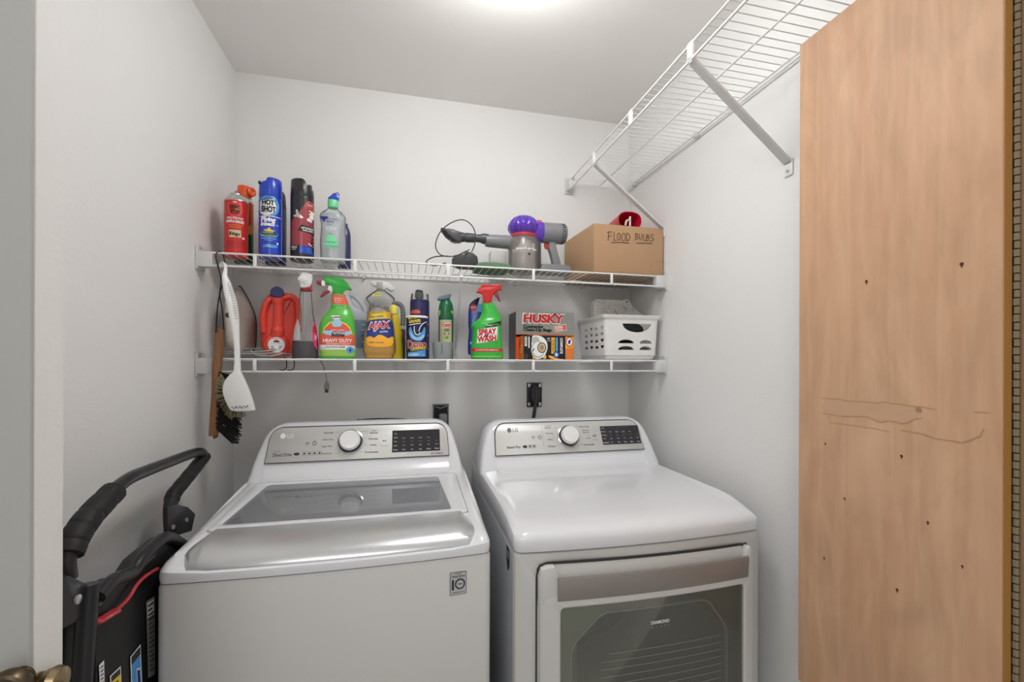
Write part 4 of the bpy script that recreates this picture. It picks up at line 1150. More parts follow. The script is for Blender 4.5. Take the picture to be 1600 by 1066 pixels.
# charger brick with its cable standing up in a loop
t = thing('charger', 'black charger brick with its thin cable looping up around the vacuum nozzle', 'charger', (VX(465), 1.64, ZA))
MB().slab([(-.047, .012), (-.049, .036), (-.040, .050), (-.012, .056), (.002, .067), (.026, .063), (.044, .050), (.048, .030), (.046, .003), (-.020, .003)], -.016, .016, 'plug_dark', .003).build('brick', t)
W = lambda X, Y, y: V(VX(X) - VX(465), y - 1.64, max(VZ(Y) - ZA, .0016))
pts = [W(500, 470, 1.625), W(440, 510, 1.600), W(360, 552, 1.595), W(255, 552, 1.60), W(205, 500, 1.615), W(195, 430, 1.618), W(235, 330, 1.618), W(310, 255, 1.618), W(400, 210, 1.618), W(470, 213, 1.618), W(530, 265, 1.618), W(556, 350, 1.62), W(545, 430, 1.63), W(525, 475, 1.64)]
MB().tube(spline(pts, 8), .0021, 'cable_dark', 8).build('cable', t)
pts = [W(300, 552, 1.60), W(180, 556, 1.62), W(120, 560, 1.70), W(200, 560, 1.76), W(300, 560, 1.70)]
MB().tube(spline(pts, 8), .0021, 'cable_dark', 8).build('cable', t)
# green cloth pad and white carton behind the vacuum
t = tag(MB().slab(smooth([(-.068, .000), (-.068, .018), (-.03, .024), (.03, .022), (.066, .014), (.066, .000)], 1), -.07, .06, 'moss', .002).build('cleaning_pad', None, (VX(725), 1.66, ZA)), 'flat green cleaning pad lying on the upper shelf under the vacuum nozzle', 'pad')
tag(MB().box(-.034, .034, -.03, .03, 0, .112, 'white_box', .0015).build('carton', None, (VX(800) + .020, 1.795, ZA)), 'small plain white carton standing behind the vacuum bin', 'box')

# cardboard box with handwriting
t = thing('cardboard_box', 'brown cardboard box with handwritten words, right end of the upper shelf', 'box', (.838, 1.570, ZA))
H_ = .1905
A = [V(-.148, 0, 0), V(.148, 0, 0), V(.134, .272, 0), V(-.168, .272, 0)]
B_ = [V(q.x * 1.0, q.y, H_ - (.004 if q.y > .1 else 0) - (.001 if q.x > 0 else 0)) for q in A]
b = MB(); ctr = V(-.01, .13, 0)
b.loops([[q.lerp(ctr, .01) for q in A], [q + V(0, 0, .0025) for q in A], [q - V(0, 0, .0025) for q in B_], [q.lerp(V(-.01, .13, H_), .01) for q in B_]], 'cardboard'); b.build('carton', t)
def bf(Xq, Yq, off=.0012):
    u_ = (Xq - 65) / 1070.0; tp_ = 255 + 90 * u_; bt = 885 + 60 * u_; v_ = (Yq - tp_) / (bt - tp_)
    return V(-.148 + .296 * u_, -off, H_ * (1 - v_))
b = MB()
def stroke(pts): b.tube([bf(*q) for q in pts], .0011, 'marker', 6)
def arc(cx, cy, a, c_, t0=0, t1=360, n=16): return [(cx + a * cos(radians(t0 + (t1 - t0) * k / n)), cy + c_ * sin(radians(t0 + (t1 - t0) * k / n))) for k in range(n + 1)]
for s_ in ([(288, 368), (284, 420), (276, 484)], [(262, 378), (300, 371), (334, 371)], [(282, 428), (324, 421)], [(368, 372), (366, 430), (366, 480), (410, 478)], arc(440, 434, 22, 46), arc(512, 440, 29, 50),
           [(562, 388), (560, 440), (560, 488)], [(556, 390), (596, 402), (616, 440), (598, 478), (556, 488)], [(702, 396), (700, 440), (694, 478)], [(694, 398), (728, 402), (730, 424), (700, 434), (736, 446), (738, 466), (692, 480)],
           [(754, 402), (758, 455), (776, 486), (798, 462), (802, 404)], [(828, 410), (822, 455), (822, 486), (852, 486)], [(874, 412), (872, 455), (868, 494)], [(868, 416), (904, 420), (904, 442), (872, 450), (912, 460), (908, 486), (864, 496)],
           [(988, 420), (946, 422), (934, 446), (976, 462), (988, 484), (928, 500)], [(325, 508), (460, 506), (598, 518)], [(712, 520), (840, 522), (962, 532)]): stroke(s_)
b.build('handwriting', t)
b = MB()
for s_ in ([(970, 780), (950, 830), (915, 895)], [(1005, 752), (1070, 760), (1130, 778)]): b.tube([bf(*q, .0004) for q in s_], .0009, 'cardboard_edge', 5)
for s_ in ([(70, 870), (400, 893), (1130, 935)],): b.tube([bf(*q, .0004) for q in s_], .0012, 'cardboard_edge', 5)
b.build('crease', t)
# red scoop lying on the box
t = thing('plastic_cup', 'crimson oval plastic cup lying on top of the cardboard box, open end forward', 'cup', (.862, 1.645, ZA + H_ + .001))
def oval(a, c_, y, z0=.0345): return [V(a * math.copysign(abs(cos(2 * pi * k / 40)) ** .8, cos(2 * pi * k / 40)), y, z0 + c_ * math.copysign(abs(sin(2 * pi * k / 40)) ** .8, sin(2 * pi * k / 40))) for k in range(40)]
MB().loops([oval(.036, .024, .09), oval(.043, .029, .07), oval(.0500, .0340, -.035), oval(.0508, .0345, -.038), oval(.0485, .0322, -.038), oval(.0420, .0275, .06), oval(.034, .022, .075)], 'crimson').build('shell', t)
b = MB(); b.tube([V(-.018, -.034, .013), V(-.014, -.034, .032), V(-.004, -.034, .037), V(.003, -.034, .034)], .0045, 'cream_plastic', 8); b.box(-.001, .0055, -.037, -.030, .006, .052, 'white_plastic', .002)
b.build('white_clip', t)

# ---- lower shelf
# iron standing on its heel
ix, iy = -0.578, 1.705
iron = thing('clothes_iron', 'pale grey steam iron standing on its heel at the left end of the lower shelf', 'iron', (ix, iy, ZB), face(ix, iy) + radians(-12))
X, Z = conv(215, 900, 7.613, 520, 440, .008)
boat = smooth([(18, 880), (22, 640), (60, 330), (120, 130), (185, 55), (215, 60), (300, 190), (372, 340), (408, 450), (410, 640), (395, 880)], 2)
MB().slab(PX_(boat, X, Z), .030, .040, 'iron_dark', .003).build('soleplate', iron)
def shrink(k, dx): return [(dx + (a - 200) * k + 200, 880 - (880 - c_) * (k * .55 + .45)) for a, c_ in boat]
MB().loops([[V(X(a), yy_, max(Z(c_), .002)) for a, c_ in shrink(k, dx)] for k, yy_, dx in ((.93, .031, 0), (.95, .020, -2), (.80, -.006, -10), (.55, -.028, -22), (.40, -.034, -28))], 'iron_grey').build('body', iron)
b = MB(); hp = [V(X(150), -.030, Z(250)), V(X(165), -.062, Z(300)), V(X(175), -.075, Z(420)), V(X(185), -.075, Z(600)), V(X(190), -.060, Z(740)), V(X(195), -.028, Z(790))]
b.tube(spline(hp, 6), [.013] * 5 + [.0145] * 26, 'cream_plastic', 14, flat=1.25); b.build('handle', iron)
for Yq, r_ in ((285, .009), (455, .0085)):
    MB().lathe([(0, 0), (r_, 0), (r_, .004), (r_ * .8, .006), (0, .006)], 'iron_dark', 18, xf=TR(X(172), -.032 if Yq < 300 else -.090, Z(Yq)) @ RX(pi / 2)).build('dial', iron)
MB().slab(PX_(smooth([(250, 520), (285, 545), (300, 600), (280, 650), (245, 640)], 2), X, Z), -.012, .0, 'maroon', .002).build('water_window', iron)
# its cord: loops on the shelf, one end hanging through with the plug
W = lambda u, v, y, zmin=None: (lambda q: V(q.x, q.y, max(q.z, zmin) if zmin else q.z))(at_y(u, v, y))
zc_ = ZB + .0030
C_ = lambda u, v, y: V(at_y(u, v, y).x, y, max(zc_, at_y(u, v, y).z))
def local(pts, o):
    mi_ = o.matrix_basis.inverted(); return [mi_ @ q for q in pts]
iron_m = Matrix.Translation(iron.location) @ RZ(iron.rotation_euler[2]); inv = iron_m.inverted()
pp = [C_(362, 548, 1.70), C_(352, 550, 1.62), C_(380, 551, 1.595), C_(430, 547, 1.61), C_(412, 545, 1.66), C_(372, 546, 1.68), C_(356, 553, 1.60), C_(395, 553, 1.585), C_(440, 552, 1.600), C_(425, 556, 1.575), C_(402, 555, 1.580), C_(392, 548, 1.59)]
cord = MB().tube([inv @ q for q in spline(pp, 8)], .0026, 'cable_grey', 8).build('cord', iron)
pp = [C_(440, 552, 1.600), C_(470, 556, 1.66), C_(497, 557, 1.69), W(501, 564, 1.69), W(506, 574, 1.685), W(509, 586, 1.68), W(510, 596, 1.68)]
MB().tube([inv @ q for q in spline(pp, 8)], .0024, 'cable_grey', 8).build('cord', iron)
pc = inv @ W(510.5, 604, 1.68)
b = MB().slab([(-.004, .018), (.004, .018), (.0085, .004), (.0085, -.010), (-.0085, -.010), (-.0085, .004)], -.007, .007, 'grey_plastic', .002, xf=TR(*pc))
b.box(-.006, .006, -.0055, .0055, -.022, -.010, 'plug_dark', .001, xf=TR(*pc)); b.build('plug', iron)
for u0 in (444, 456):
    pp = [W(u0, 557.5, 1.66), W(u0 + 4, 566, 1.66), W(u0 + 2, 577, 1.66), W(u0 - 7, 579, 1.67)]
    MB().tube([inv @ q for q in spline(pp, 6)], .0020, 'cable_dark', 6).build('cord', iron)

# red jug
x, y = -0.449, 1.712
t = thing('detergent_jug', 'large red detergent jug with navy cap and white tap dial, right of the iron', 'jug', (x, y, ZB), face(x, y))
X, Z = conv(645, 940, 7.613, 510, 445, .006)
out = smooth([(440, 935), (418, 800), (414, 620), (425, 400), (470, 260), (540, 175), (640, 165), (720, 168), (820, 190), (870, 220), (885, 300), (888, 500), (885, 700), (878, 935)], 1)
Zc = lambda Yq: max(Z(Yq), .0005)
MB().slab(PX_(out, X, Zc), -.050, .085, 'jug_red', .026, seg=5).build('body', t)
b = MB()
b.tube(spline([V(X(455), -.046, Z(660)), V(X(445), -.050, Z(480)), V(X(480), -.052, Z(330)), V(X(545), -.052, Z(255))], 6), .0105, 'jug_red', 14)
b.tube(spline([V(X(680), -.052, Z(255)), V(X(765), -.052, Z(225)), V(X(845), -.050, Z(270)), V(X(868), -.048, Z(420)), V(X(862), -.046, Z(640))], 6), .0105, 'jug_red', 14)
b.tube(spline([V(X(618), -.060, Z(240)), V(X(625), -.060, Z(330)), V(X(625), -.058, Z(480)), V(X(622), -.056, Z(620)), V(X(612), -.052, Z(720))], 6), [.020] * 6 + [.0165] * 12 + [.021] * 7, 'jug_red', 18, flat=.75)
b.build('handle', t)
ax = TR(X(612), -.058, Z(203)) @ RX(pi / 2 - .25)
MB().lathe([(.0205, -.015), (.0215, 0), (.0208, .012), (.019, .015), (.0, .015)], 'navy', 30, xf=ax).build('cap', t)
ax = TR(X(605), -.045, Z(805)) @ RX(pi / 2)
MB().lathe([(.042, -.02), (.0415, .006), (.038, .014), (.030, .018), (0, .018)], 'jug_red', 40, xf=ax).build('tap_base', t)
b = MB().lathe([(.0262, .015), (.0262, .024), (.0240, .026), (.0220, .0225), (0, .0225)], 'white_plastic', 40, xf=ax); dial = b.build('tap_dial', t)
f = lambda a, c_, o: V(X(605) + a, -.045 - .0225 - o, Z(805) + c_)
b = MB(); b.decal(ellipse(0, .0085, .0098, .009, 16, 0, pi), f, 'maroon', .0005); b.decal([(-.019, .004), (.019, .004), (.019, .0055), (-.019, .0055)], f, 'light_grey', .0004); b.decal(ellipse(0, -.002, .018, .016, 20, pi, 2 * pi), f, 'light_grey', .0004); b.decal([(-.008, -.002), (.008, -.002), (.006, -.017), (-.006, -.017)], f, 'print_white', .0007)
b.build('tap_mark', dial)

# purple spray bottle
x, y = -0.3435, 1.608
t = thing('spray_bottle', 'clear spray bottle with a little dark purple liquid and white trigger head', 'spray bottle', (x, y, ZB), face(x, y))
X, Z = conv(962, 975, 7.613, 496, 449, .0075)
R = rows_of([(965, 812, 1118), (880, 808, 1118), (800, 815, 1112), (650, 842, 1092), (560, 865, 1075), (470, 884, 1058), (350, 892, 1046), (240, 897, 1036), (215, 902, 1030)], X, Z, lambda a: min(a * .75, .028))
bd = Loft(R, 2.2); bd.mesh(b := MB(), 'clear_plastic'); b.build('body', t)
Loft([(max(q[0], .0025), q[1] * .94, q[2] * .92, q[3]) for q in R if q[0] < Z(815)] + [(Z(802), (X(1112) - X(815)) / 2 * .94, .026 * .95, (X(815) + X(1112)) / 2)], 2.2).mesh(b := MB(), 'liquid_purple'); b.build('liquid', t)
b = MB(); f = bd.f
P = lambda pts, m, off=.0004: b.decal(PX_(pts, X, Z), f, m, off)
P([(1105, 512), (1108, 600), (1113, 700), (1117, 800), (1117, 912), (1100, 905), (1060, 840), (1044, 760), (1042, 680), (1060, 590)], 'pink'); P([(1050, 640), (1085, 600), (1105, 640), (1080, 700), (1050, 690)], 'print_red', .0007)
Tt = lambda s_, Xa, Y, m, w=None, h=None, off=.0010, **k: b.txt(s_, X(Xa), Z(Y), f, m, w=(w / 7.613 / 496 if w else None), h=(h / 7.613 / 449 if h else None), off=off, **k)
Tt('NEW', 1080, 760, 'print_white', h=60, w=24, bold=.03)
b.build('label', t); b = MB()
P([(845, 505), (880, 560), (905, 640), (905, 795), (830, 795), (838, 650)], 'light_grey'); P([(826, 600), (838, 640), (828, 780), (814, 790)], 'salmon', .0007)
b.build('side_label', t)
MB().tube([V(X(950), 0, Z(240)), V(X(945), .002, Z(600)), V(X(935), .004, Z(940))], .0022, 'clear_plastic', 8).build('dip_tube', t)
MB().lathe([(.0172, Z(222)), (.0178, Z(215)), (.0172, Z(195)), (0, Z(195))], 'maroon', 28, xf=TR(X(965), 0, 0)).build('collar', t)
b = MB().slab(PX_(smooth([(872, 105), (868, 92), (900, 40), (918, 14), (960, 8), (1045, 22), (1048, 60), (1040, 120), (1012, 185), (905, 196), (898, 140)], 1), X, Z), -.016, .018, 'white_plastic', .006); hd = b.build('spray_head', t)
MB().slab(PX_([(995, 160), (1040, 145), (1046, 215), (1000, 212)], X, Z), -.010, .012, 'red', .003).build('trigger', t)
b = MB().slab(PX_([(905, 70), (930, 40), (965, 48), (985, 95), (960, 150), (925, 130), (880, 112)], X, Z), -.022, -.014, 'white_plastic', .002); b.build('nozzle_shroud', hd)

# green heavy-duty spray bottle
x, y = -0.2418, 1.62
t = thing('spray_bottle', 'lime green spray bottle with HEAVY DUTY label and green trigger head pointing left', 'spray bottle', (x, y, ZB), face(x, y))
X, Z = conv(284, 1005, 7.613, 485, 450, .0077)
R = rows_of([(995, 75, 503), (900, 66, 503), (760, 60, 504), (640, 68, 498), (580, 90, 490), (520, 128, 476), (480, 165, 458), (450, 192, 446), (400, 205, 420), (340, 206, 400), (275, 212, 372), (262, 222, 355)], X, Z, lambda a: min(a * .62, .033))
bd = Loft(R, 2.6); bd.mesh(b := MB(), 'lime'); b.build('body', t)
b = MB(); f = bd.f
P = lambda pts, m, off=.0004: b.decal(PX_(pts, X, Z), f, m, off)
Tt = lambda s_, Xa, Y, m, w=None, h=None, off=.0014, **k: b.txt(s_, X(Xa), Z(Y), f, m, w=(w / 7.613 / 485 if w else None), h=(h / 7.613 / 450 if h else None), off=off, **k)
P([(212, 278), (370, 280), (400, 340), (410, 395), (208, 392), (208, 340)], 'salmon')
for Yq, s_ in ((320, 'kills'), (345, '99.9%'), (370, 'of germs')): Tt(s_, 288, Yq, 'print_white', w=80, h=16)
P([(180, 408), (440, 412), (425, 440), (200, 440)], 'green', .0003)
Tt('No Rinse', 310, 432, 'print_white', w=80, h=14); Tt('All Purpose', 330, 462, 'pale_lime', w=110, h=14)
P([(105, 740), (130, 670), (190, 610), (280, 592), (370, 612), (430, 665), (460, 740)], 'lemon'); P([(116, 740), (140, 676), (196, 622), (280, 605), (364, 624), (420, 672), (447, 740)], 'salmon', .0006)
P(smooth([(110, 725), (150, 700), (190, 715), (220, 690), (280, 700), (350, 690), (390, 715), (430, 705), (455, 740), (400, 760), (280, 768), (150, 758)], 2), 'pale_blue', .0009)
P(smooth([(225, 590), (290, 560), (330, 600), (330, 660), (215, 665)], 2), 'pale_blue', .0009)
P([(195, 560), (215, 530), (310, 528), (325, 565), (250, 575)], 'print_white', .0009); Tt('Scrubbing', 258, 552, 'ink', w=120, h=32, bold=.03, rot=.12)
Tt('Bubbles', 290, 755, 'ink', w=150, h=42, bold=.05); Tt('bathroom', 300, 712, 'salmon', w=150, h=34, bold=.05)
P([(64, 748), (504, 748), (503, 880), (66, 872)], 'salmon', .0005)
Tt('HEAVY DUTY', 284, 822, 'print_white', w=335, h=42, bold=.03); Tt('All-Purpose Cleaner', 290, 860, 'print_white', w=270, h=20, bold=.02)
P([(66, 872), (503, 880), (503, 930), (70, 930)], 'print_white', .0005); P([(70, 928), (503, 924), (503, 1000), (78, 1000)], 'pale_lime', .0006)
Tt('KILLS 99.9% GERMS', 262, 897, 'ink', w=220, h=18, bold=.02); Tt('32 FL OZ', 120, 908, 'ink', w=50, h=16)
P(ellipse(430, 930, 46, 42, 24), 'sky', .0009); P([(430, 905), (446, 938), (430, 952), (414, 938)], 'print_blue', .0012)
b.build('label', t)
b = MB().slab(PX_([(112, 72), (200, 62), (345, 76), (400, 130), (452, 205), (440, 214), (388, 204), (352, 232), (350, 268), (226, 266), (228, 225), (215, 180), (180, 160), (140, 150), (125, 110)], X, Z), -.013, .013, 'green', .004); hd = b.build('spray_head', t)
b = MB().slab(PX_([(32, 122), (92, 118), (92, 178), (38, 160)], X, Z), -.009, .009, 'maroon', .002); b.slab(PX_([(92, 116), (136, 126), (134, 186), (92, 176)], X, Z), -.0085, .0085, 'print_white', .001); b.build('nozzle', hd)
b = MB().slab(PX_([(178, 165), (232, 176), (226, 230), (205, 268), (188, 235), (160, 230)], X, Z), -.008, .008, 'print_white', .002); b.slab(PX_([(78, 314), (82, 298), (112, 245), (162, 224), (190, 246), (150, 268), (104, 308)], X, Z), -.008, .008, 'maroon', .002); b.build('trigger', t)

# white-handled jug behind it
x, y = -0.218, 1.712
t = thing('jug', 'milky white jug with loop handle and pale blue body, behind the green spray bottle', 'jug', (x, y, ZB), face(x, y))
X, Z = conv(350, 1005, 7.613, 452, 418, .012)
R = rows_of([(1000, 150, 583), (900, 150, 585), (620, 150, 583), (570, 160, 575), (500, 200, 540), (430, 235, 440), (340, 250, 380), (300, 262, 362)], X, Z, lambda a: min(a, .033))
bd = Loft(R, 2.8); bd.mesh(b := MB(), 'milky'); b.build('body', t)
b = MB(); Loft(R, 2.8).mesh(b, 'slate', Z(920), Z(590), grow=.0006); b.build('label', t)
b = MB()
for Yq in (640, 700, 770, 840, 890): b.decal(PX_([(500, Yq), (580, Yq), (580, Yq + 10), (500, Yq + 10)], X, Z), bd.f, 'navy' if Yq % 20 else 'pale_blue', .0012)
b.build('lettering', t)
b = MB().tube(spline([V(X(350), 0, Z(300)), V(X(410), 0, Z(305)), V(X(490), 0, Z(370)), V(X(540), 0, Z(450)), V(X(553), 0, Z(560))], 8), .0085, 'milky', 12); b.build('handle', t)
# slim blue bottle
q = at_y(569.5, 560, 1.832); x, y = q.x, q.y
t = thing('bottle', 'slim blue bottle wedged between the white jug and the soap bottle', 'bottle', (x, y, ZB), face(x, y))
Loft([(0, .017, .017), (.004, .019, .018), (.13, .019, .018), (.165, .017, .016), (.172, .012, .012)], 2.4).mesh(b := MB(), 'teal_blue'); b.build('body', t)
MB().lathe([(.013, .170), (.0145, .172), (.0145, .188), (.012, .190), (0, .190)], 'deep_navy', 20).build('cap', t)

# orange dish soap
x, y = -0.104, 1.635
t = thing('soap_bottle', 'amber dish soap bottle with blue and yellow AJAX label and grey cap', 'bottle', (x, y, ZB), face(x, y))
X, Z = conv(780, 1015, 7.613, 438, 437, .0077)
R = rows_of([(1005, 615, 945), (960, 597, 968), (900, 594, 970), (800, 600, 962), (700, 614, 950), (600, 632, 938), (540, 642, 928), (500, 648, 926), (470, 660, 900), (440, 690, 840), (420, 702, 780)], X, Z, lambda a: a * .60)
bd = Loft(R, 2.4); bd.mesh(b := MB(), 'clear_plastic'); b.build('body', t)
Loft([(max(q[0], .002), q[1] * .965, q[2] * .95, q[3]) for q in R if q[0] < Z(505)] + [(Z(492), (X(926) - X(648)) / 2 * .96, .030 * .9, X(787))], 2.4).mesh(b := MB(), 'soap_orange'); b.build('liquid', t)
MB().lathe([(.0125, Z(425)), (.0135, Z(420)), (.0130, Z(385)), (.011, Z(378)), (0, Z(378))], 'grey_plastic', 24, xf=TR(X(738), 0, 0)).build('cap', t)
b = MB(); f = bd.f
P = lambda pts, m, off=.0004: b.decal(PX_(pts, X, Z), f, m, off)
Tt = lambda s_, Xa, Y, m, w=None, h=None, off=.0018, **k: b.txt(s_, X(Xa), Z(Y), f, m, w=(w / 7.613 / 438 if w else None), h=(h / 7.613 / 437 if h else None), off=off, **k)
P([(665, 590), (680, 545), (712, 506), (780, 500), (860, 515), (870, 560), (760, 575)], 'yellow', .0004); Tt('TRIPLE ACTION', 748, 548, 'print_blue', w=150, h=22, bold=.02, rot=.12)
P([(700, 512), (720, 500), (800, 498), (790, 510)], 'print_black', .0007)
P([(642, 625), (660, 598), (760, 575), (900, 570), (925, 600), (940, 760), (930, 850), (650, 840), (632, 780)], 'print_blue', .0006)
P(smooth([(634, 790), (690, 775), (720, 805), (770, 755), (830, 770), (880, 805), (925, 770), (945, 800), (935, 870), (880, 905), (690, 905), (645, 875)], 2), 'amber', .0009)
P(ellipse(905, 845, 28, 32, 20), 'lemon', .0012); P(ellipse(905, 845, 24, 28, 20), 'amber', .0014)
Tt('AJAX', 778, 660, 'print_white', w=262, h=122, bold=.07, rot=.10, shear=.12, off=.0012); Tt('AJAX', 778, 660, 'bright_red', w=238, h=98, bold=.03, rot=.10, shear=.12, off=.0022)
Tt('ULTRA', 830, 722, 'print_white', w=90, h=20, bold=.03, rot=.10); Tt('with oranges', 745, 852, 'print_blue', w=160, h=22, bold=.02)
b.build('label', t)

# clear spray bottle behind the soap
x, y = -0.1101, 1.790
t = thing('spray_bottle', 'clear broad-shouldered spray bottle with white trigger head, behind the dish soap', 'spray bottle', (x, y, ZB), face(x, y))
X, Z = conv(782, 1005, 7.613, 416, 399, .015)
R = rows_of([(1000, 640, 925), (800, 630, 935), (520, 640, 936), (412, 652, 930), (335, 608, 956), (300, 640, 930), (262, 690, 880), (235, 732, 838)], X, Z, lambda a: min(a * .6, .032))
bd = Loft(R, 3.0); bd.mesh(b := MB(), 'clear_plastic'); b.build('body', t)
b = MB(); f = bd.f
b.txt('PRO', X(880), Z(456), f, 'ink', w=120 / 7.613 / 424, h=42 / 7.613 / 406, off=.001, bold=.0)
b.decal(PX_(smooth([(682, 305), (700, 278), (760, 268), (800, 285), (790, 312), (720, 316)], 2), X, Z), f, 'lemon', .0005); b.txt('MAX', X(748), Z(292), f, 'ink', w=65 / 7.613 / 424, h=18 / 7.613 / 406, off=.0012)
b.build('label', t)
b = MB().slab(PX_(smooth([(664, 142), (700, 130), (780, 128), (870, 136), (930, 180), (958, 215), (930, 236), (895, 240), (850, 205), (835, 238), (735, 236), (730, 195), (680, 185)], 1), X, Z), -.014, .014, 'white_plastic', .005); hd = b.build('spray_head', t)
MB().slab(PX_(rrect(738, 806, 226, 142, 8), X, Z), -.022, -.012, 'light_grey', .002).build('nozzle', hd)

# yellow bottle and the hook-handled tool behind it
x, y = -0.057, 1.700
t = thing('bottle', 'yellow bottle with pale cap peeking out right of the dish soap', 'bottle', (x, y, ZB), face(x, y))
X, Z = conv(955, 1005, 7.613, 420, 412, .012)
R = rows_of([(1000, 905, 1062), (800, 905, 1052), (640, 905, 1035), (560, 908, 1020), (510, 918, 1000)], X, Z, lambda a: a * .7)
bd = Loft(R, 2.4); bd.mesh(b := MB(), 'soap_yellow'); b.build('body', t)
MB().lathe([(.0150, Z(515)), (.0158, Z(505)), (.0150, Z(450)), (.010, Z(410)), (0, Z(404))], 'lemon', 24, xf=TR(X(955), 0, 0)).build('cap', t)
q = at_y(629, 560, 1.765); x, y = q.x, q.y
t = thing('gas_lighter', 'slim dark and orange lighter with a grey ribbed hooked grip, behind the yellow bottle', 'lighter', (x, y, ZB), face(x, y))
X, Z = conv(1055, 1005, 7.613, 405, 405, .013)
MB().box(X(1025), X(1085), -.010, .010, 0, Z(690), 'plug_dark', .003).build('body', t)
MB().box(X(1026), X(1050), -.0115, -.0095, Z(790), Z(710), 'orange', .0008).build('sticker', t)
MB().box(X(1024), X(1084), -.0108, .0108, Z(690), Z(648), 'light_grey', .002).build('collar', t)
pts = spline([V(X(1055), 0, Z(650)), V(X(1060), 0, Z(540)), V(X(1050), 0, Z(430)), V(X(1010), 0, Z(380)), V(X(945), 0, Z(378))], 10)
MB().tube(pts, [.0088 + .0012 * (i % 3 == 0) for i in range(len(pts))], 'grey_plastic', 12).build('grip', t)

# drain-opener can
x, y = 0.0267, 1.63
t = thing('cleaner_can', 'dark blue round can of drain opener crystals with white rim', 'can', (x, y, ZB), face(x, y) + radians(-4))
X, Z = conv(203, 975, 8.2, 440, 430, .0075); r = .0384
bd = Loft([(0, r * .93, r * .93), (.004, r * .955, r * .955), (.148, r, r), (.150, r, r)], 2.0)
bd.mesh(b := MB(), 'deep_navy', 0, .149); b.build('body', t)
MB().lathe([(r, .147), (r * 1.03, .148), (r * 1.03, .1535), (r * .97, .155), (r * .90, .151), (0, .151)], 'print_white', 40).build('lid', t)
b = MB(); f = bd.f
P = lambda pts, m, off=.0004: b.decal(PX_(pts, X, Z), f, m, off)
Tt = lambda s_, Xa, Y, m, w=None, h=None, off=.0014, **k: b.txt(s_, X(Xa), Z(Y), f, m, w=(w / 8.2 / 440 if w else None), h=(h / 8.2 / 430 if h else None), off=off, **k)
Tt('BEST ON', 160, 488, 'yellow', w=110, h=26, bold=.04, rot=.16); Tt('GREASE!', 185, 528, 'yellow', w=145, h=36, bold=.05, rot=.16)
P([(112, 572), (262, 548), (262, 557), (112, 582)], 'print_white')
P(smooth([(110, 620), (140, 590), (150, 640), (180, 690), (230, 700), (280, 660), (300, 600), (318, 600), (318, 700), (280, 770), (220, 780), (150, 760), (112, 700)], 2), 'sky'); P(smooth([(125, 640), (150, 690), (200, 740), (260, 730), (300, 680), (310, 720), (260, 765), (190, 765), (130, 720)], 2), 'pale_blue', .0007)
P(smooth([(150, 600), (180, 590), (185, 660), (215, 690), (240, 660), (250, 600), (290, 560), (300, 590), (265, 640), (250, 700), (215, 730), (180, 700), (160, 650)], 2), 'deep_navy', .0009)
for pl in ([(182, 592), (180, 640), (190, 680), (216, 706), (244, 690), (250, 668)], [(238, 655), (252, 600), (285, 556), (325, 532)]):
    b.tube([f(X(a), Z(c_), .0012) for a, c_ in smooth(pl, 2, False)], .0016, 'print_white', 6)
Tt('Drano', 214, 815, 'print_white', w=232, h=108, bold=.055, off=.0012, rot=.03); Tt('Drano', 214, 815, 'print_red', w=222, h=98, bold=.02, off=.0018, rot=.03)
Tt('CRYSTALS', 226, 872, 'yellow', w=175, h=38, bold=.05, rot=.13, off=.0022)
P([(98, 920), (210, 908), (322, 880), (320, 970), (98, 972)], 'sky'); P([(104, 940), (200, 930), (255, 945), (200, 965), (104, 966)], 'pale_blue', .0007); Tt('18 OZ', 292, 955, 'print_white', w=40, h=14)
b.build('label', t)
# navy spray can behind it
x, y = 0.039, 1.72; r = .0366
t = thing('spray_can', 'navy spray can with black nozzle and clear overcap, behind the drain opener can', 'spray can', (x, y, ZB), face(x, y))
X, Z = conv(250, 975, 8.2, 415, 407, .011)
bd = can(r, [(0, .95), (.004, 1), (Z(285), 1), (Z(268), .96)])
bd.mesh(b := MB(), 'navy'); b.build('body', t)
MB().lathe([(r * .97, Z(275)), (r * .99, Z(268)), (r * .92, Z(258)), (r * .6, Z(250)), (0, Z(250))], 'deep_navy', 36, c0=False).build('shoulder', t)
b = MB().slab(PX_(smooth([(188, 248), (190, 150), (208, 125), (282, 128), (296, 160), (300, 248)], 1), X, Z), -.013, .013, 'black_plastic', .004); nz_ = b.build('nozzle', t)
MB().slab(PX_([(225, 200), (240, 214), (262, 200), (262, 210), (240, 226), (225, 210)], X, Z), -.0145, -.012, 'charcoal').build('nozzle_mark', nz_)
MB().lathe([(r * .96, Z(270)), (r * .90, Z(180)), (r * .86, Z(170))], 'clear_plastic', 36, c0=False, c1=False).build('overcap', t)
b = MB(); f = bd.f; P = lambda pts, m, off=.0004: b.decal(PX_(pts, X, Z), f, m, off)
P(smooth([(135, 440), (140, 405), (190, 388), (245, 395), (268, 440)], 2), 'salmon'); P([(322, 465), (366, 470), (366, 480), (322, 475)], 'red'); P(smooth([(320, 560), (350, 540), (362, 580), (340, 650), (322, 640)], 2), 'print_black'); P([(330, 575), (355, 560), (358, 575), (335, 592)], 'print_beige', .0007)
P([(325, 705), (355, 705), (355, 720), (325, 722)], 'print_white'); P([(325, 870), (352, 870), (352, 890), (325, 892)], 'pale_blue')
b.build('label', t)

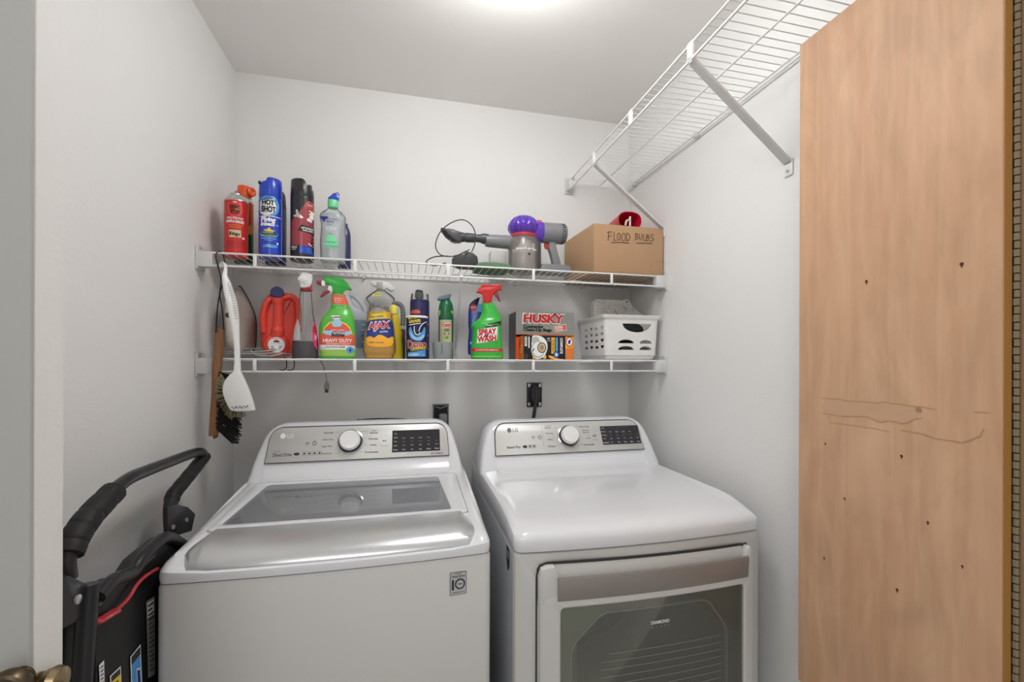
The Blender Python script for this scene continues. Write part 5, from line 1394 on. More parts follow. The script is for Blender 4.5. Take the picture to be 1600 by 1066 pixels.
# green air spray and the grey cup in front
x, y = 0.1388, 1.72; r = .0283
t = thing('spray_can', 'small green spray can with tilted grey cap, standing behind a grey cup', 'spray can', (x, y, ZB), face(x, y))
X, Z = conv(588, 975, 8.2, 402, 402, .011)
bd = can(r, [(0, .95), (.004, 1), (Z(505), 1), (Z(400), .99), (Z(330), .93), (Z(285), .78), (Z(255), .60), (Z(240), .52)])
bd.mesh(b := MB(), 'can_green', 0, Z(505), c1=False); b.build('body', t)
bd.mesh(b := MB(), 'dark_green', Z(503), None, grow=.0008); b.build('cap', t)
MB().slab(PX_(smooth([(472, 248), (490, 222), (560, 198), (655, 176), (650, 196), (632, 236), (560, 252), (500, 262)], 1), X, Z), -.020, .020, 'slate', .003).build('spray_disc', t)
b = MB(); f = bd.f; P = lambda pts, m, off=.0005: b.decal(PX_(pts, X, Z), f, m, off)
P([(512, 512), (660, 512), (660, 850), (512, 850)], 'print_beige')
P([(650, 392), (672, 400), (672, 440), (652, 420)], 'lemon', .0012); P([(508, 395), (524, 392), (520, 440), (506, 470)], 'lemon', .0012)
P([(540, 590), (560, 560), (640, 550), (645, 605), (545, 625)], 'print_white', .0008)
b.txt('OFF!', X(594), Z(588), f, 'salmon', w=95 / 8.2 / 402, h=48 / 8.2 / 402, bold=.06, off=.0016)
b.txt('DEEP', X(598), Z(636), f, 'ink', w=62 / 8.2 / 402, h=18 / 8.2 / 402, bold=.03, off=.0012); b.txt('WOODS', X(598), Z(656), f, 'ink', w=66 / 8.2 / 402, h=15 / 8.2 / 402, bold=.03, off=.0012)
for xq in (572, 622): P(ellipse(xq, 690, 8, 9, 10), 'ink', .0009)
P(ellipse(598, 738, 30, 26, 16), 'pale_lime', .0008); P([(600, 720), (612, 745), (590, 748)], 'can_green', .0011)
b.build('label', t)
x, y = 0.1192, 1.62
t = thing('plastic_cup', 'small grey see-through plastic cup in front of the green spray can', 'cup', (x, y, ZB), face(x, y))
r = .0378
b = MB(); b.lathe([(r * .86, 0), (r * .90, .002), (r, .060), (r * 1.02, .0615), (r * .985, .0615), (r * .88, .004), (0, .004)], 'cup_clear', 36); b.build('wall', t)
MB().tube([V(-.004, -r * .99, .056), V(-.002, -r * .97, .036), V(-.004, -r * .945, .018)], .0012, 'charcoal', 6).build('measuring_mark', t)

# blue bent-neck bottle
x, y = 0.2621, 1.735
t = thing('cleaner_bottle', 'blue bent-neck toilet cleaner bottle behind the SPRAY WASH bottle', 'bottle', (x, y, ZB), face(x, y))
X, Z = conv(950, 970, 8.2, 395, 393, .012)
Zc = lambda Yq: max(Z(Yq), .0005)
MB().slab(PX_(smooth([(842, 968), (836, 860), (842, 740), (852, 640), (840, 560), (842, 430), (848, 330), (1045, 300), (1058, 420), (1062, 640), (1060, 968)], 1), X, Zc), -.026, .026, 'royal', .011, seg=4).build('body', t)
MB().slab(PX_(smooth([(846, 345), (862, 300), (900, 258), (990, 205), (975, 260), (955, 350)], 1), X, Z), -.020, .020, 'deep_navy', .006).build('cap', t)
MB().slab(PX_(smooth([(955, 350), (972, 270), (992, 210), (1020, 192), (1048, 210), (1055, 350)], 1), X, Z), -.022, .022, 'print_white', .006).build('neck', t)
fb_ = flatf(-.0262); b = MB(); P = lambda pts, m, off=.0004: b.decal(PX_(pts, X, Z), fb_, m, off)
P(smooth([(866, 350), (890, 318), (945, 315), (948, 370), (925, 398), (880, 392)], 2), 'print_red'); b.txt('lysol', X(912), Z(352), fb_, 'print_white', w=60 / 8.2 / 395, h=26 / 8.2 / 393, off=.0009)
P(smooth([(955, 430), (905, 480), (890, 560), (915, 620), (960, 650), (920, 560), (935, 480)], 2), 'sky'); P([(862, 790), (912, 780), (912, 810), (862, 822)], 'sky'); P(ellipse(915, 826, 10, 12, 10), 'yellow')
b.build('label', t); b = MB()
P([(960, 300), (1046, 320), (1046, 420), (960, 400)], 'sky')
b.build('neck_label', t)

# green stain remover
x, y = 0.2841, 1.62
t = thing('spray_bottle', 'bright green spray bottle with SPRAY WASH label and red trigger head', 'spray bottle', (x, y, ZB), face(x, y))
X, Z = conv(1120, 975, 8.2, 417, 417, .0077)
R = rows_of([(965, 915, 1326), (905, 913, 1322), (850, 918, 1316), (740, 930, 1302), (640, 934, 1298), (590, 918, 1298), (560, 920, 1298), (525, 960, 1303), (485, 1010, 1300), (465, 1024, 1292), (420, 1044, 1274), (350, 1052, 1240), (300, 1046, 1205), (278, 1050, 1190)], X, Z, lambda a: min(a * .62, .032))
bd = Loft(R, 2.5); bd.mesh(b := MB(), 'green'); b.build('body', t)
b = MB(); f = bd.f; P = lambda pts, m, off=.0004: b.decal(PX_(pts, X, Z), f, m, off)
Tt = lambda s_, Xa, Y, m, w=None, h=None, off=.0014, **k: b.txt(s_, X(Xa), Z(Y), f, m, w=(w / 8.2 / 417 if w else None), h=(h / 8.2 / 417 if h else None), off=off, **k)
P([(1095, 600), (1110, 565), (1200, 545), (1296, 515), (1294, 565), (1200, 588)], 'print_black'); Tt("Resolve", 1145, 572, 'print_white', w=75, h=22, bold=.02); Tt('laundry', 1225, 562, 'print_white', w=80, h=20, rot=.12)
P([(1000, 632), (1060, 622), (1252, 592), (1246, 690), (1240, 760), (1100, 790), (990, 802), (1000, 720)], 'print_white', .0005)
Tt('SPRAY', 1124, 657, 'print_red', w=230, h=78, bold=.05, shear=.15, rot=.10); Tt('WASH', 1120, 742, 'print_red', w=232, h=78, bold=.05, shear=.15, rot=.08); Tt('n', 1112, 706, 'print_blue', w=42, h=34, bold=.05, off=.0018)
P([(914, 862), (1320, 866), (1322, 906), (913, 906)], 'print_red', .0005); Tt('#1 FOR STAIN REMOVAL', 1120, 886, 'print_white', w=280, h=18, bold=.02)
P([(914, 960), (1325, 960), (1326, 972), (915, 972)], 'pale_lime', .0004)
b.build('label', t)
MB().lathe([(.0165, Z(284)), (.0172, Z(276)), (.0165, Z(262)), (0, Z(262))], 'bright_red', 28, xf=TR(X(1120), 0, 0)).build('collar', t)
MB().slab(PX_([(980, 150), (1000, 120), (1050, 55), (1085, 45), (1260, 48), (1292, 56), (1303, 80), (1300, 112), (1245, 126), (1212, 150), (1190, 180), (1176, 266), (1064, 266), (1062, 190), (1045, 160)], X, Z), -.012, .012, 'bright_red', .0035).build('spray_head', t)
MB().slab(PX_([(1200, 160), (1242, 128), (1262, 180), (1292, 258), (1276, 264), (1230, 200)], X, Z), -.007, .007, 'maroon', .002).build('trigger', t)

# contractor bags box
q0, q1 = at_y(806, 560, 1.675), at_y(896.5, 560, 1.675)
w = q1.x - q0.x; h = at_y(850, 487.5, 1.675).z - ZB
t = thing('bag_box', 'grey HUSKY contractor clean-up bags carton standing at the back of the lower shelf', 'box', (q0.x, 1.675, ZB))
b = MB().box(0, w, 0, .125, 0, h, 'can_silver' if False else 'print_grey', .0012, 1); b.build('carton', t)
b = MB(); b.decal([(.006, .002), (.122, .002), (.122, h - .003), (.006, h - .003)], lambda a, c_, o: V(-o, a, c_), 'charcoal', .0004)
b.txt('HUSKY', .06, h * .45, lambda a, c_, o: V(-o, .125 - a, c_), 'maroon', w=.11, h=.030, rot=pi / 2, bold=.04, off=.0009)
b.build('side_print', t)
sx_ = w / 865.0; sz_ = h / 700.0
X = lambda a: (a - 157) * sx_
Z = lambda c_: (958 - c_) * sz_
f = flatf(0.0); b = MB(); P = lambda pts, m, off=.0004: b.decal(PX_(pts, X, Z), f, m, off)
Tt = lambda s_, Xa, Y, m, w_=None, h_=None, off=.0010, **k: b.txt(s_, X(Xa), Z(Y), f, m, w=(w_ * sx_ if w_ else None), h=(h_ * sz_ if h_ else None), off=off, **k)
P([(157, 600), (320, 590), (320, 958), (157, 958)], 'orange', .0003); P([(157, 590), (1020, 585), (1020, 625), (157, 630)], 'salmon', .0003)
P([(870, 590), (1020, 575), (1020, 640), (820, 640)], 'stain', .0005)
Tt('HUSKY', 565, 358, 'print_white', 640, 158, bold=.08, shear=.06); Tt('HUSKY', 565, 358, 'print_red', 610, 132, bold=.05, shear=.06, off=.0014)
Tt('Contractor', 412, 476, 'print_black', 300, 50, bold=.05); Tt('Clean-Up Bags', 472, 530, 'print_black', 420, 56, bold=.05)
P([(715, 470), (900, 425), (912, 520), (735, 555)], 'print_white', .0005); P([(722, 475), (895, 434), (905, 514), (740, 546)], 'salmon', .0007); Tt('SUPER', 800, 482, 'print_white', 120, 28, bold=.04, rot=.16); Tt('TOUGH', 800, 516, 'print_white', 110, 26, bold=.04, rot=.16)
b.build('front_print', t)
# small filter box in front
q0, q1 = at_y(818.5, 560, 1.598), at_y(896, 560, 1.598)
w = q1.x - q0.x; h = at_y(860, 524.5, 1.598).z - ZB
t = thing('filter_box', 'small black and orange carton in front of the grey HUSKY carton', 'box', (q0.x, 1.598, ZB))
MB().box(0, w, 0, .072, 0, h, 'print_black', .001, 1).build('carton', t)
sx_ = w / 750.0; sz_ = h / 330.0
X = lambda a: (a - 276) * sx_
Z = lambda c_: (972 - c_) * sz_
f = flatf(0.0); b = MB()
P = lambda pts, m, off=.0004: b.decal(PX_(pts, X, Z), f, m, off)
Tt = lambda s_, Xa, Y, m, w_=None, h_=None, off=.0010, **k: b.txt(s_, X(Xa), Z(Y), f, m, w=(w_ * sx_ if w_ else None), h=(h_ * sz_ if h_ else None), off=off, **k)
P([(288, 662), (322, 662), (322, 790), (288, 790)], 'print_white'); P([(342, 662), (360, 662), (360, 815), (342, 815)], 'print_white')
for k in range(6): P([(292, 672 + k * 18), (318, 672 + k * 18), (318, 680 + k * 18), (292, 680 + k * 18)], 'ink', .0007)
P(ellipse(310, 930, 28, 45, 14), 'plug_dark', .0006)
P(smooth([(388, 650), (440, 640), (540, 650), (620, 720), (632, 820), (600, 900), (540, 965), (388, 965)], 2), 'print_white'); P(ellipse(450, 715, 58, 55), 'light_grey', .0006); P(ellipse(485, 835, 105, 115), 'light_grey', .0007); P(ellipse(490, 830, 88, 98), 'print_white', .0009)
P(ellipse(541, 810, 66, 72), 'print_black', .0011); P(ellipse(541, 810, 54, 60), 'print_beige', .0013); P(ellipse(541, 810, 34, 38), 'stain', .0015)
P([(400, 855), (425, 815), (435, 825), (408, 866)], 'ink', .0011); P([(400, 965), (420, 920), (460, 965)], 'amber', .0011)
P([(560, 940), (600, 900), (612, 955), (570, 968)], 'amber', .0011)
P([(686, 668), (738, 668), (738, 892), (686, 892)], 'amber'); P([(750, 668), (785, 668), (785, 860), (750, 860)], 'sky'); P(ellipse(762, 905, 48, 48), 'royal', .0006); P(ellipse(762, 905, 34, 34), 'sky', .0008); P(ellipse(762, 905, 16, 20), 'print_white', .001)
Tt('COMPLETE', 838, 782, 'print_white', 230, 40, rot=-pi / 2, bold=.04); Tt('MICRO', 712, 780, 'print_black', 170, 22, rot=pi / 2)
P(smooth([(625, 915), (700, 920), (780, 960), (880, 965), (880, 972), (690, 972)], 1), 'amber', .0005); Tt('new', 645, 685, 'print_white', 50, 24); P([(625, 712), (675, 712), (675, 718), (625, 718)], 'print_white')
P([(900, 655), (1026, 655), (1026, 972), (900, 972)], 'print_orange'); P([(900, 655), (1026, 655), (1026, 800), (900, 820)], 'amber', .0006); P(ellipse(962, 725, 56, 70), 'print_red', .0008); P(ellipse(962, 725, 44, 55), 'print_white', .001); P([(945, 755), (940, 715), (970, 690), (985, 715), (965, 760)], 'print_blue', .0012)
for k in range(5): P([(912, 820 + k * 28), (930, 812 + k * 28), (930, 824 + k * 28), (912, 832 + k * 28)], 'print_grey', .0008)
b.build('front_print', t)
b = MB(); fs2 = lambda a, c_, o: V(-o, a, c_)
b.decal([(.001, .001), (.071, .001), (.071, h - .001), (.001, h - .001)], fs2, 'print_orange', .0003); b.decal(rrect(.025, .045, h * .25, h * .65, .006), fs2, 'print_beige', .0006); b.decal([(.052, h * .5), (.07, h * .5), (.07, h * .8), (.052, h * .8)], fs2, 'print_red', .0006)
b.decal([(.001, .001), (.071, .001), (.071, h - .001), (.001, h - .001)], lambda a, c_, o: V(w + o, a, c_), 'pale_lime', .0003); b.decal([(.001, .001), (w - .001, .001), (w - .001, .071), (.001, .071)], lambda a, c_, o: V(a, c_, h + o), 'pale_lime', .0003)
b.build('side_print', t)

# white basket
bx0, bx1, by0, by1, bh = .738, .972, 1.572, 1.845, .176
t = thing('storage_basket', 'white plastic basket with half-moon cutouts at the right end of the lower shelf', 'basket', (.855, 1.70, ZB))
cx0, cx1, cy0, cy1 = bx0 - .855, bx1 - .855, by0 - 1.70, by1 - 1.70
rq = lambda d, z, r=.018: [V(x, y, z) for x, y in quadloop(rect4(cx0 - d, cx1 + d, cy0 - d, cy1 + d), r, 6, 8)]
b = MB()
b.loops([rq(-.022, .0), rq(-.014, .003), rq(-.010, .012), rq(-.010, .016), rq(-.006, .018), rq(.000, bh - .018), rq(.006, bh - .012), rq(.008, bh - .001), rq(.006, bh), rq(.002, bh - .001), rq(-.003, bh - .014), rq(-.009, .021), rq(-.014, .006)], 'basket_white')
bk = b.build('basket_body', t)
cut = MB()
def front_half(xc, zc, a, hgt, up):
    pts = ellipse(xc, zc, a, hgt, 14, 0, pi) if up else ellipse(xc, zc, a, hgt, 14, pi, 2 * pi)
    cut.slab(pts, cy0 - .03, cy0 + .03, 'basket_white')
def side_half(yc, zc, a, hgt, up):
    pts = ellipse(yc, zc, a, hgt, 12, 0, pi) if up else ellipse(yc, zc, a, hgt, 12, pi, 2 * pi)
    cut.loops([[V(cx0 - .03, y, z) for y, z in pts], [V(cx0 + .03, y, z) for y, z in pts]], 'basket_white')
FXq = lambda Xq: cx0 + (Xq - 520) / 850.0 * (cx1 - cx0)
FZq = lambda Yq: (975 - Yq) / (975 - 325) * bh
front_half(FXq(1018), FZq(448), .062, .034, False)
for xq, wq_ in ((855, .034), (1163, .026)):
    for yq in (735, 830): front_half(FXq(xq), FZq(yq), wq_, .0145, True)
for j, yq in enumerate((-.075, -.025, .03, .082)):
    for k in range(4):
        up = j % 2 == 1; side_half(cy0 + .035 + j * .052, .045 + k * .0255 + (0 if up else .012), .018, .012, up)
co = cut.build('cutter', t)
bpy.context.view_layer.update()
md = bk.modifiers.new('holes', 'BOOLEAN'); md.operation = 'DIFFERENCE'; md.solver = 'EXACT'; md.object = co
dg = bpy.context.evaluated_depsgraph_get(); nm = bpy.data.meshes.new_from_object(bk.evaluated_get(dg)); bk.modifiers.clear(); bk.data = nm
bpy.data.objects.remove(co)
nm.set_sharp_from_angle(angle=radians(35))
def lump(name, label, cat, loc, size, mat, seed, n=26):
    rnd = random.Random(seed); ph = [(rnd.uniform(2, 5), rnd.uniform(2, 5), rnd.uniform(2, 5), rnd.uniform(0, 6.28)) for _ in range(6)]
    L = []
    for i in range(1, n):
        th = pi * i / n; row = []
        for k in range(2 * n):
            p_ = pi * k / n; d = V(sin(th) * cos(p_), sin(th) * sin(p_), cos(th))
            w_ = 1 + .10 * sum(sin(a * d.x * 1.6 + c_ * d.y * 1.6 + e * d.z * 1.6 + g) for a, c_, e, g in ph) / 2
            q = V(math.copysign(abs(d.x) ** .6, d.x), math.copysign(abs(d.y) ** .6, d.y), math.copysign(abs(d.z) ** .7, d.z)) * w_
            row.append(V(q.x * size[0], q.y * size[1], max(q.z * size[2], -size[2]) + size[2]))
        L.append(row)
    o = MB().loops(L, mat).build(name, None, loc, angle=180)
    return tag(o, label, cat)
lump('folded_cloth', 'black crumpled cloth seen through the basket front cutout', 'cloth', (.868, 1.650, ZB + .068), (.066, .042, .040), 'black_cloth', 3)
lump('folded_cloth', 'red cloth seen through the cutouts in the basket side', 'cloth', (.815, 1.735, ZB + .0075), (.052, .075, .040), 'red_cloth', 5)
lump('folded_cloth', 'grey cloth at the bottom of the basket behind the small front cutouts', 'cloth', (.915, 1.635, ZB + .0075), (.034, .036, .024), 'grey_cloth', 9)
# newspaper sticking out
t = thing('newspaper', 'folded newspaper section sticking out of the white basket', 'newspaper', (.835, 1.715, ZB + .125))
ofs = at_y(943.7, 492, 1.70)
def NP(Xq, Yq, y): q = at_y(890 + Xq / 9.69, 460 + Yq / 9.69, y); return V(q.x - .835, q.y - 1.715, q.z - (ZB + .125))
L = []
top_ = [(345, 330, 60), (348, 170, 20), (365, 110, 0), (410, 76, 0), (520, 88, 10), (640, 95, 14), (760, 102, 8), (860, 76, 0), (905, 98, 0), (960, 190, 10), (1040, 265, 25), (1095, 325, 30)]
def sheet(dy, m):
    rows = []
    N_ = 16
    base = [V(NP(345 + (1095 - 345) * k / 11, 420, 1.715).x, 0, -.045) for k in range(12)]
    for j in range(9):
        s_ = j / 8; rows.append([base[k].lerp(NP(top_[k][0], top_[k][1], 1.715) + V(0, .012 * sin(k * .9), 0), s_) + V(0, dy + .010 * sin(s_ * pi) - .01 * s_, 0) for k in range(12)])
    bk_ = [[q + V(0, .004, 0) for q in r_] for r_ in reversed(rows)]
    ring = rows + bk_
    return MB().loops([[ring[i][k] for i in range(len(ring))] for k in range(12)], m)
pg_ = sheet(0, 'newsprint').build('front_page', t)
sheet(.012, 'paper').build('inner_page', t)
b = MB(); fp = lambda Xq, Yq: NP(Xq, Yq, 1.706)
def bar(p0, p1, w_):
    a, c_ = fp(*p0), fp(*p1); d = (c_ - a).normalized(); u_ = V(-d.z, 0, d.x) * w_
    b.add([a + u_, a - u_, c_ - u_, c_ + u_], [[0, 1, 2, 3]], 'ink')
bar((642, 150), (655, 200), .0010); bar((655, 200), (722, 305), .0012); bar((770, 125), (870, 232), .0010); bar((835, 95), (885, 120), .0022); bar((930, 205), (985, 250), .0008)
b.build('headline', pg_)

# ================================================================== BRUSHES HANGING FROM THE UPPER SHELF
by = SY - 0.060
X2 = lambda X_, Y_, y: at_y(290 + X_ / 3.553, 400 + Y_ / 3.553, y)
org = X2(210, 40, by)
t = thing('dish_brush', 'white plastic scrub brush hanging by its hooked handle from the upper shelf', 'brush', org)
Lc = lambda X_, Y_, dy=0.0: X2(X_, Y_, by + dy) - org
pts = [(196, 64, .048), (196, 46, .054), (206, 38, .046), (219, 48, .028), (222, 78, .006), (218, 110, 0), (228, 150, 0), (240, 200, 0), (256, 260, 0), (268, 330, 0), (276, 400, 0), (283, 480, 0), (287, 560, 0), (287, 630, 0), (285, 690, 0)]
wd = [6, 7, 8, 9, 10, 14, 22, 28, 29, 27, 22, 17, 16, 20, 22]
P3 = [Lc(*q) for q in pts]; sp = spline(P3, 4); ws = []
for i in range(len(sp)):
    k = i / 4; a = int(min(k, len(wd) - 2)); ws.append((wd[a] + (wd[a + 1] - wd[a]) * (k - a)) / 3.553 / 520)
MB().tube(sp, ws, 'white_plastic', 14, flat=.65).build('handle', t)
b = MB()
for k in range(15):
    Yq = 150 + k * 14; Xq = 232 + k * 3.1; b.tube([Lc(Xq, Yq, -.0095), Lc(Xq + 24, Yq + 1, -.0075)], .0010, 'light_grey', 6)
b.build('grip_ribs', t)
hd_ = smooth([(262, 645), (305, 640), (325, 680), (350, 735), (372, 800), (386, 848), (384, 860), (262, 864), (240, 835), (216, 780), (208, 735), (222, 690)], 1)
hp = [(Lc(a, c_).x, Lc(a, c_).z) for a, c_ in hd_]
MB().slab(hp, -.010, .008, 'white_plastic', .003).build('head', t)
b = MB(); fh = lambda X_, Y_: Lc(X_, Y_) + V(0, -.0104, 0)
for k in range(9): q = fh(266 + k * 10.5, 838 + (k % 2) * 6 - k * .8); b.box(q.x - .0022, q.x + .0022, q.y, q.y + .0004, q.z - .001 - .0008 * (k % 3), q.z + .0012, 'ink')
b.build('stamp', t)
rnd = random.Random(4); b = MB()
edge_pts = [(222, 690), (208, 735), (216, 780), (240, 835), (262, 864), (300, 866), (330, 862)]
for k in range(150):
    s_ = rnd.random() * (len(edge_pts) - 1); i = int(s_); fr = s_ - i; e = Vector(edge_pts[i]).lerp(Vector(edge_pts[i + 1]), fr)
    inner = Vector((290, 770)); d = (e - inner).normalized(); ln = 38 + 14 * rnd.random() if s_ < 4.2 else 24 + 10 * rnd.random()
    a = e - d * 14; d2 = (d + Vector((rnd.uniform(-.3, .3), rnd.uniform(-.1, .45)))).normalized(); c_ = e + d2 * ln
    b.tube([Lc(a.x, a.y, .004 + .006 * rnd.random()), Lc((e + d2 * ln * .5).x, (e + d2 * ln * .5).y, .006 + .008 * rnd.random()), Lc(c_.x, c_.y, .006 + .012 * rnd.random())], .0008, 'bristle_tan', 4)
b.build('bristles', t)

wy = SY - 0.021
org = X2(190, 400, wy)
t = thing('counter_brush', 'wooden counter brush with black bristles hanging on a black cord behind the white brush', 'brush', org)
Lw = lambda X_, Y_, dy=0.0: X2(X_, Y_, wy + dy) - org
wpts = [(190, 402), (186, 470), (180, 560), (173, 640), (168, 760), (161, 880), (156, 985), (156, 997)]
wr = [22, 24, 25, 24, 22, 23, 25, 22]
sp = spline([Lw(*q) for q in wpts], 4); ws = []
for i in range(len(sp)):
    k = i / 4; a = int(min(k, len(wr) - 2)); ws.append((wr[a] + (wr[a + 1] - wr[a]) * (k - a)) / 3.553 / 520)
MB().tube(sp, ws, 'handle_wood', 16, flat=.8).build('handle', t)
b = MB()
for k in range(340):
    s_ = rnd.random(); y0_ = 640 + 320 * s_; x0_ = 175 - 12 * s_; dy = rnd.uniform(-.016, .012)
    x1_ = x0_ + 105 + 42 * rnd.random() - 30 * max(0, s_ - .8) * 3; y1_ = y0_ + 30 + 60 * rnd.random() + 50 * s_ * rnd.random()
    b.tube([Lw(x0_, y0_, dy * .5), Lw((x0_ + x1_) / 2, (y0_ + y1_) / 2 - 6, dy * .8), Lw(x1_, min(y1_, 1042), dy)], .0012, 'bristle_black', 4)
b.build('bristles', t)
cdy = SY - wy
pc = [Lw(168, 425, -.013), Lw(176, 300, -.006), Lw(188, 212, 0), Lw(196, 140, .004), Lw(186, 80, cdy - .007), Lw(170, 20, cdy - .0065), Lw(168, -8, cdy - .006), Lw(180, -22, cdy - .001), Lw(200, -22, cdy + .006), Lw(212, 10, cdy + .010), Lw(222, 60, cdy + .010), Lw(216, 110, cdy + .006), Lw(205, 165, .004), Lw(190, 212, .003), Lw(203, 300, -.004), Lw(212, 412, -.012)]
MB().tube(spline(pc, 6), .0019, 'rubber', 8).build('hanging_cord', t)

# ================================================================== OUTLETS, CORDS AND HOSE ON THE BACK WALL
def outlet(u0, u1, v0, v1, label):
    a, c_ = at_y(u0, v1, YB - .002), at_y(u1, v0, YB - .002)
    t = thing('electrical_outlet', label, 'outlet', ((a.x + c_.x) / 2, YB, (a.z + c_.z) / 2), 0, 'bare outlets on the back wall')
    return t, (c_.x - a.x) / 2, (c_.z - a.z) / 2
t, hw, hh = outlet(676, 701, 631, 668, 'open outlet box without cover plate behind the washer console')
b = MB()
for dx0, dx1, dz0, dz1 in ((-hw, hw, hh - .006, hh), (-hw, hw, -hh, -hh + .006), (-hw, -hw + .005, -hh, hh), (hw - .005, hw, -hh, hh)): b.box(dx0, dx1, -.010, -.0003, dz0, dz1, 'box_metal', .001)
b.box(-hw + .004, hw - .004, -.003, -.0003, -hh + .004, hh - .004, 'rubber'); b.build('box_rim', t)
MB().tube([V(-hw + .006, -.012, hh - .010), V(0, -.013, hh - .018), V(hw - .006, -.012, hh - .008)], .003, 'box_metal', 6).build('strap', t)
pl = MB().box(-.016, .016, -.028, .008, -.022, .020, 'grey_plastic', .005).build('power_cord', washer, t.location + V(.008, -.012, -.010))
MB().tube(spline([V(0, -.014, -.02), V(0, -.018, -.06), V(-.01, -.01, -.15), V(-.02, -.01, -.30)], 6), .0045, 'plug_dark', 10).build('cable', pl)
t, hw, hh = outlet(823, 846, 598, 636, 'black dryer outlet with bright screws on the back wall above the dryer')
b = MB().box(-hw, hw, -.010, -.0003, -hh, hh, 'black_plastic', .002); b.lathe([(0, .008), (hw * .80, .008), (hw * .80, .016), (hw * .7, .018), (0, .018)], 'rubber', 28, xf=RX(pi / 2)); b.build('outlet_body', t)
for sx in (-1, 1):
    for sz in (-1, 1):
        MB().box(sx * hw * .72 - .006, sx * hw * .72 + .006, -.0125, -.0095, sz * hh * .78 - .008, sz * hh * .78 + .008, 'can_silver', .001).build('mounting_ear', t)
pl = MB().slab(smooth([(-.018, .030), (0, .045), (.018, .030), (.020, -.012), (.010, -.036), (-.010, -.036), (-.020, -.012)], 1), -.022, 0, 'plug_dark', .006).build('power_cord', dryer, t.location + V(.0, -.019, 0))
MB().tube(spline([V(.002, -.020, .040), V(-.002, -.030, .020), V(-.006, -.030, -.03), V(-.014, -.024, -.10), V(-.02, -.02, -.22), V(-.02, -.02, -.4)], 8), .0075, 'plug_dark', 12, flat=.7).build('cable', pl)
hz = [at_y(556, 659, 1.80), at_y(566, 656.5, 1.80), at_y(590, 655, 1.80), at_y(625, 655, 1.80), at_y(642, 657, 1.80), at_y(650, 664, 1.80)]
hz = [hz[0] - V(.004, 0, .30), hz[0] - V(.002, 0, .05)] + hz + [hz[-1] - V(-.002, 0, .06), hz[-1] - V(-.002, 0, .30)]
MB().tube(spline(hz, 6), .0035, 'rubber', 10).build('drain_hose', washer)

# ================================================================== FOLDED STEP LADDER BETWEEN LEFT WALL AND WASHER
LX = -0.512
o_ = V(-0.56, 1.0, 0.0)
lad = thing('step_ladder', 'black folded step ladder with padded grips, standing between left wall and washer', 'step ladder', o_)
A_ = lambda u, v, xx=-.54: at_x(u, v, xx) - o_
# hand rail and grips
rail = [A_(106, 905, -.530), A_(104, 872, -.532), A_(118, 838, -.534), A_(142, 804, -.537), A_(172, 772, -.540), A_(200, 749, -.544), A_(226, 737, -.550), A_(265, 722, -.556), A_(300, 709, -.562), A_(314, 707, -.566), A_(319, 714, -.570)]
MB().tube(spline(rail, 6), .0125, 'black_satin', 16).build('hand_rail', lad)
def grip(pts, r, name='grip'):
    sp = spline(pts, 14); n = len(sp); rr_ = []
    for i in range(n):
        k = i % 9; rr_.append(r * (.94 if k == 0 else 1.0 + .02 * sin(pi * k / 9)))
    rr_[0] = r * .85; rr_[-1] = r * .9
    return MB().tube(sp, rr_, 'rubber', 18).build(name, lad)
grip([A_(105, 868, -.532), A_(120, 836, -.534), A_(144, 803, -.537), A_(178, 768, -.541)], .0205)
grip([A_(320, 712, -.570), A_(306, 730, -.572), A_(288, 752, -.574), A_(272, 772, -.575), A_(268, 784, -.575)], .0165)
b = MB().tube(spline([A_(268, 780, -.575), A_(266, 800, -.573), A_(268, 840, -.570), A_(268, 900, -.568)], 5), .0150, 'black_satin', 14)
b.build('rail_post', lad)
def side_slab(pts, x0, x1, m, bev):
    P_ = [A_(u, v, x0) for u, v in pts]; out = [(q.y, q.z) for q in P_]
    mb = MB().slab(out, 0, abs(x1 - x0), m, bev)
    return mb.map(lambda q: V(x0 - o_.x - q.y, q.x, q.z))
brk = side_slab([(262, 792), (276, 788), (294, 792), (306, 803), (300, 830), (262, 842)], -.545, -.536, 'black_satin', .0025).build('hinge_bracket', lad)
for u, v in ((270, 824), (291, 813)):
    q = A_(u, v, -.5445); MB().lathe([(0, 0), (.0062, 0), (.0058, .0025), (.003, .0025), (.003, .001), (0, .001)], 'screw_metal', 16, xf=TR(*q) @ RY(pi / 2)).build('screw', brk)
# folded step (seen on its underside) with deep front ridge
b = side_slab([(150, 945), (160, 930), (186, 902), (206, 898), (222, 872), (240, 856), (262, 838), (290, 850), (320, 860), (330, 1500), (150, 1600)], -.514, -.548, 'black_plastic', .004)
b.build('step', lad)
b = MB().tube(spline([A_(152, 934, -.513), A_(176, 908, -.513), A_(198, 899, -.513), (A_(208, 893, -.513)), A_(222, 872, -.513), A_(244, 850, -.513), A_(262, 840, -.513), A_(285, 852, -.513)], 5), .0125, 'black_satin', 12, flat=1.0)
b.build('step_edge', lad)
b = MB().tube([A_(152, 948, -.510), A_(180, 915, -.510), A_(200, 905, -.510), A_(240, 868, -.510)], .004, 'charcoal', 8); b.build('step_ridge', lad)
